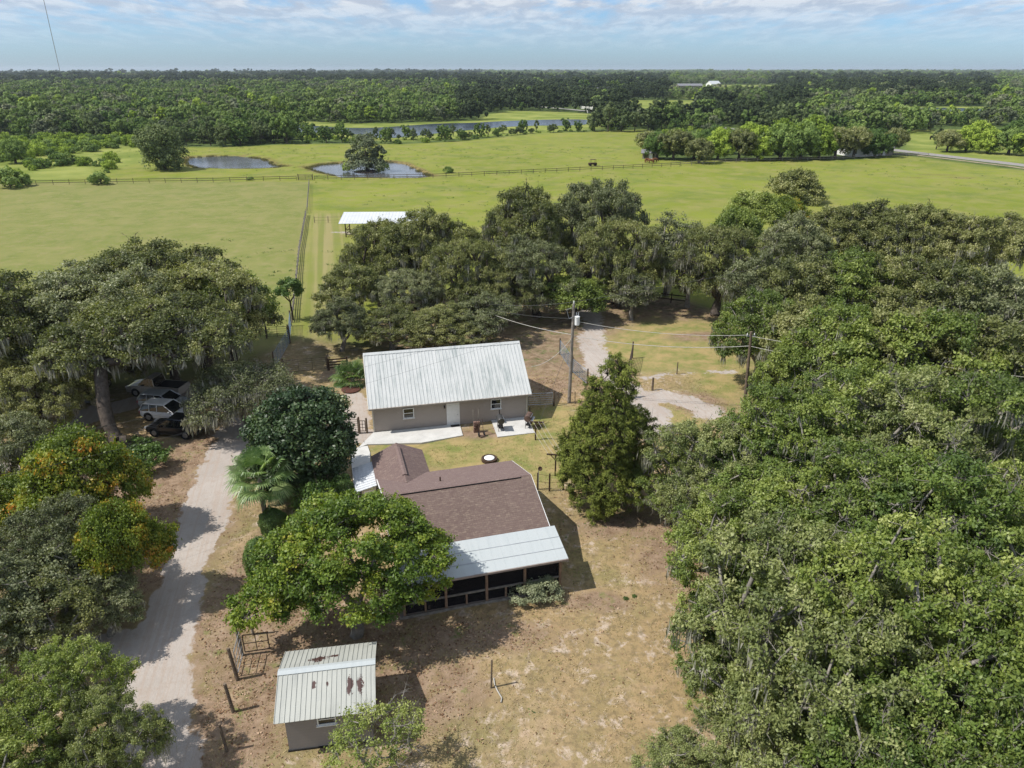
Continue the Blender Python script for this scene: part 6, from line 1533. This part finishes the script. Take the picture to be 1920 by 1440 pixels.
gme = fast('grass', Vg, np.arange(n * kq * 3).reshape(-1, 3), M['dry_grass'], {'tint': np.repeat(np.clip(.5 + .4 * fbm(cx_ * .5, cy_ * .5, 6, 30) + rs.uniform(-.35, .35, n * kq), 0, 1), 3)}, k=3)
go_ = bpy.data.objects.new('grass', gme); C.objects.link(go_); tag(go_, 'short dry grass tufts scattered over the yard', 'grass', kind='stuff')
# fallen leaves under the trees and green weeds in the bare yard
def ground_scatter(name, label, n, size, mat, keep, seed, lift=.02, up=.0):
    rs = np.random.RandomState(seed); X = rs.uniform(-34, 20, n); Y = 20 + 46 * rs.uniform(0, 1, n) ** 1.15; k = keep(X, Y, rs); k &= notin(-11.57, 54.11, ga, -2.2, 14, -3.6, 9, X, Y) & notin(1.2, 40.2, ha, -11.5, .3, -6.6, 9.8, X, Y) & notin(-8.46, 25.2, sa, -1.9, 2, -1.9, 1.8, X, Y)
    X, Y = X[k], Y[k]; m = len(X); nn = unit(rs.normal(size=(m, 3)) * (.35 + up) + [0, 0, 1]); c = np.stack([X, Y, hz(X, Y) + lift + rs.uniform(0, .03 + up * .08, m)], 1)
    me = fast(name, leaf_quads(c, nn, rs, size, size * .6), np.arange(m * 4).reshape(-1, 4), M[mat], {'tint': np.repeat(rs.uniform(0, 1, m), 4)}); o = bpy.data.objects.new(name, me); C.objects.link(o); tag(o, label, 'leaves' if 'leaves' in name else 'weeds', kind='stuff')
M['dead_leaf'] = leafmat('dead_leaf', [(0, (.09, .05, .03)), (.5, (.20, .12, .07)), (1, (.36, .26, .18))], .05, .9, .1, 0)
def near_litter(X, Y, rs):
    m = np.zeros(len(X))
    for x, y, rx, ry in LITTER: m = np.maximum(m, sstep(1.6, .3, np.hypot((X - x) / rx, (Y - y) / ry)))
    d = np.full(len(X), 1e9)
    for pts, w in ROAD + SAND: d = np.minimum(d, seg_dist(X, Y, pts, False) - w)
    return (d > rs.exponential(.5, len(X)) * .8 - .1) & (rs.uniform(size=len(X)) < m * (.35 + .65 * (fbm(X, Y, 10, 30) > 0)) + .03)
ground_scatter('fallen_leaves', 'brown fallen leaves lying under the yard trees', 60000, .13, 'dead_leaf', near_litter, 31)
n_r = 26000; rs2 = np.random.RandomState(41); cands = []
for pp in (POND_A, POND_B):
    lo_, hi_ = pp.min(0) - 2, pp.max(0) + 2; q_ = rs2.uniform(lo_, hi_, (n_r * 3, 2)); dd_ = seg_dist(q_[:, 0], q_[:, 1], pp); k_ = (dd_ > -.9) & (dd_ < .7) & (fbm(q_[:, 0] * .8, q_[:, 1] * .8, 6, 26) > -.1); cands.append(q_[k_])
q_ = np.concatenate(cands)[:n_r]; rs2.shuffle(q_); m_ = len(q_); hh_ = rs2.uniform(.15, .55, (m_, 1)); th_ = rs2.uniform(0, pi, m_); w_ = np.stack([np.cos(th_), np.sin(th_), 0 * th_], 1) * .06
b_ = np.concatenate([q_, np.full((m_, 1), -.5)], 1); t_ = b_ + np.concatenate([rs2.normal(size=(m_, 2)) * .08, hh_ + .25], 1)
M['reed'] = leafmat('reed', [(0, (.07, .08, .025)), (.5, (.14, .14, .05)), (1, (.25, .20, .10))], .1, .9, .05, 0)
o = bpy.data.objects.new('reeds', fast('reeds', np.stack([b_ - w_, b_ + w_, t_], 1).reshape(-1, 3), np.arange(m_ * 3).reshape(-1, 3), M['reed'], {'tint': np.repeat(rs2.uniform(0, 1, m_), 3)}, k=3)); C.objects.link(o); tag(o, 'short brown reeds fringing the two ponds', 'reeds', kind='stuff')
def weedy(X, Y, rs):
    d = np.full(len(X), 1e9)
    for pts, w in ROAD: d = np.minimum(d, seg_dist(X, Y, pts, False) - w)
    return (d > .2) & (fbm(X * 1.1 + 9, Y * 1.1, 8, 26) > .42) & (rs.uniform(size=len(X)) < .7)
ground_scatter('weeds', 'small green weeds in patches over the dry yard', 42000, .10, 'hedge', weedy, 37, up=.6)
# darker weed clumps dotted over the pasture
rs3 = np.random.RandomState(51); cx3 = rs3.uniform(-150, 190, 2600); cy3 = 85 + 215 * rs3.uniform(0, 1, 2600) ** .8
k3 = (seg_dist(cx3, cy3, PASTURE) < -3) & (np.minimum(seg_dist(cx3, cy3, POND_A), seg_dist(cx3, cy3, POND_B)) > 3) & (fbm(cx3 / 9, cy3 / 9, 2, 26) > -.05); cx3, cy3 = cx3[k3], cy3[k3]
sz3 = np.clip(rs3.lognormal(-.6, .5, len(cx3)), .2, 1.3); o3 = np.repeat(np.arange(len(cx3)), 16); m3 = len(o3)
p3 = np.stack([cx3[o3], cy3[o3], 0 * cy3[o3]], 1) + rs3.normal(size=(m3, 3)) * np.stack([sz3[o3] * .8, sz3[o3] * .45, 0 * sz3[o3]], 1); p3[:, 2] = hz(p3[:, 0], p3[:, 1]) + rs3.uniform(.02, .2, m3)
o = bpy.data.objects.new('pasture_weeds', fast('pasture_weeds', leaf_quads(p3, unit(rs3.normal(size=(m3, 3)) + [0, 0, .8]), rs3, .22, .12), np.arange(m3 * 4).reshape(-1, 4), M['wood_b'], {'tint': np.repeat(rs3.uniform(0, 1, m3), 4)})); C.objects.link(o); tag(o, 'low weed clumps dotted over the pasture', 'weeds', kind='stuff')
# air
hzb = MB().box((0, 5600, 180), (26000, 12800, 366)) if False else None
HAZE = True
if HAZE:
    mb = MB(); mb.v = [(x, y, z) for z in (-3, 62) for x, y in ((-14500, -150), (14500, -150), (14500, 13500), (-14500, 13500))]
    mb.f = [(3, 2, 1, 0), (4, 5, 6, 7), (0, 1, 5, 4), (1, 2, 6, 5), (2, 3, 7, 6), (3, 0, 4, 7)]
    hm = bpy.data.materials.new('haze'); hm.use_nodes = True; hn = hm.node_tree.nodes; hn.clear(); ho = hn.new('ShaderNodeOutputMaterial')
    pv = hn.new('ShaderNodeVolumePrincipled'); pv.inputs['Color'].default_value = (.80, .90, 1.0, 1); pv.inputs['Density'].default_value = 7e-5; pv.inputs['Anisotropy'].default_value = .2
    hm.node_tree.links.new(pv.outputs[0], ho.inputs['Volume'])
    o = mb.build('haze', hm); o['kind'] = 'stuff'
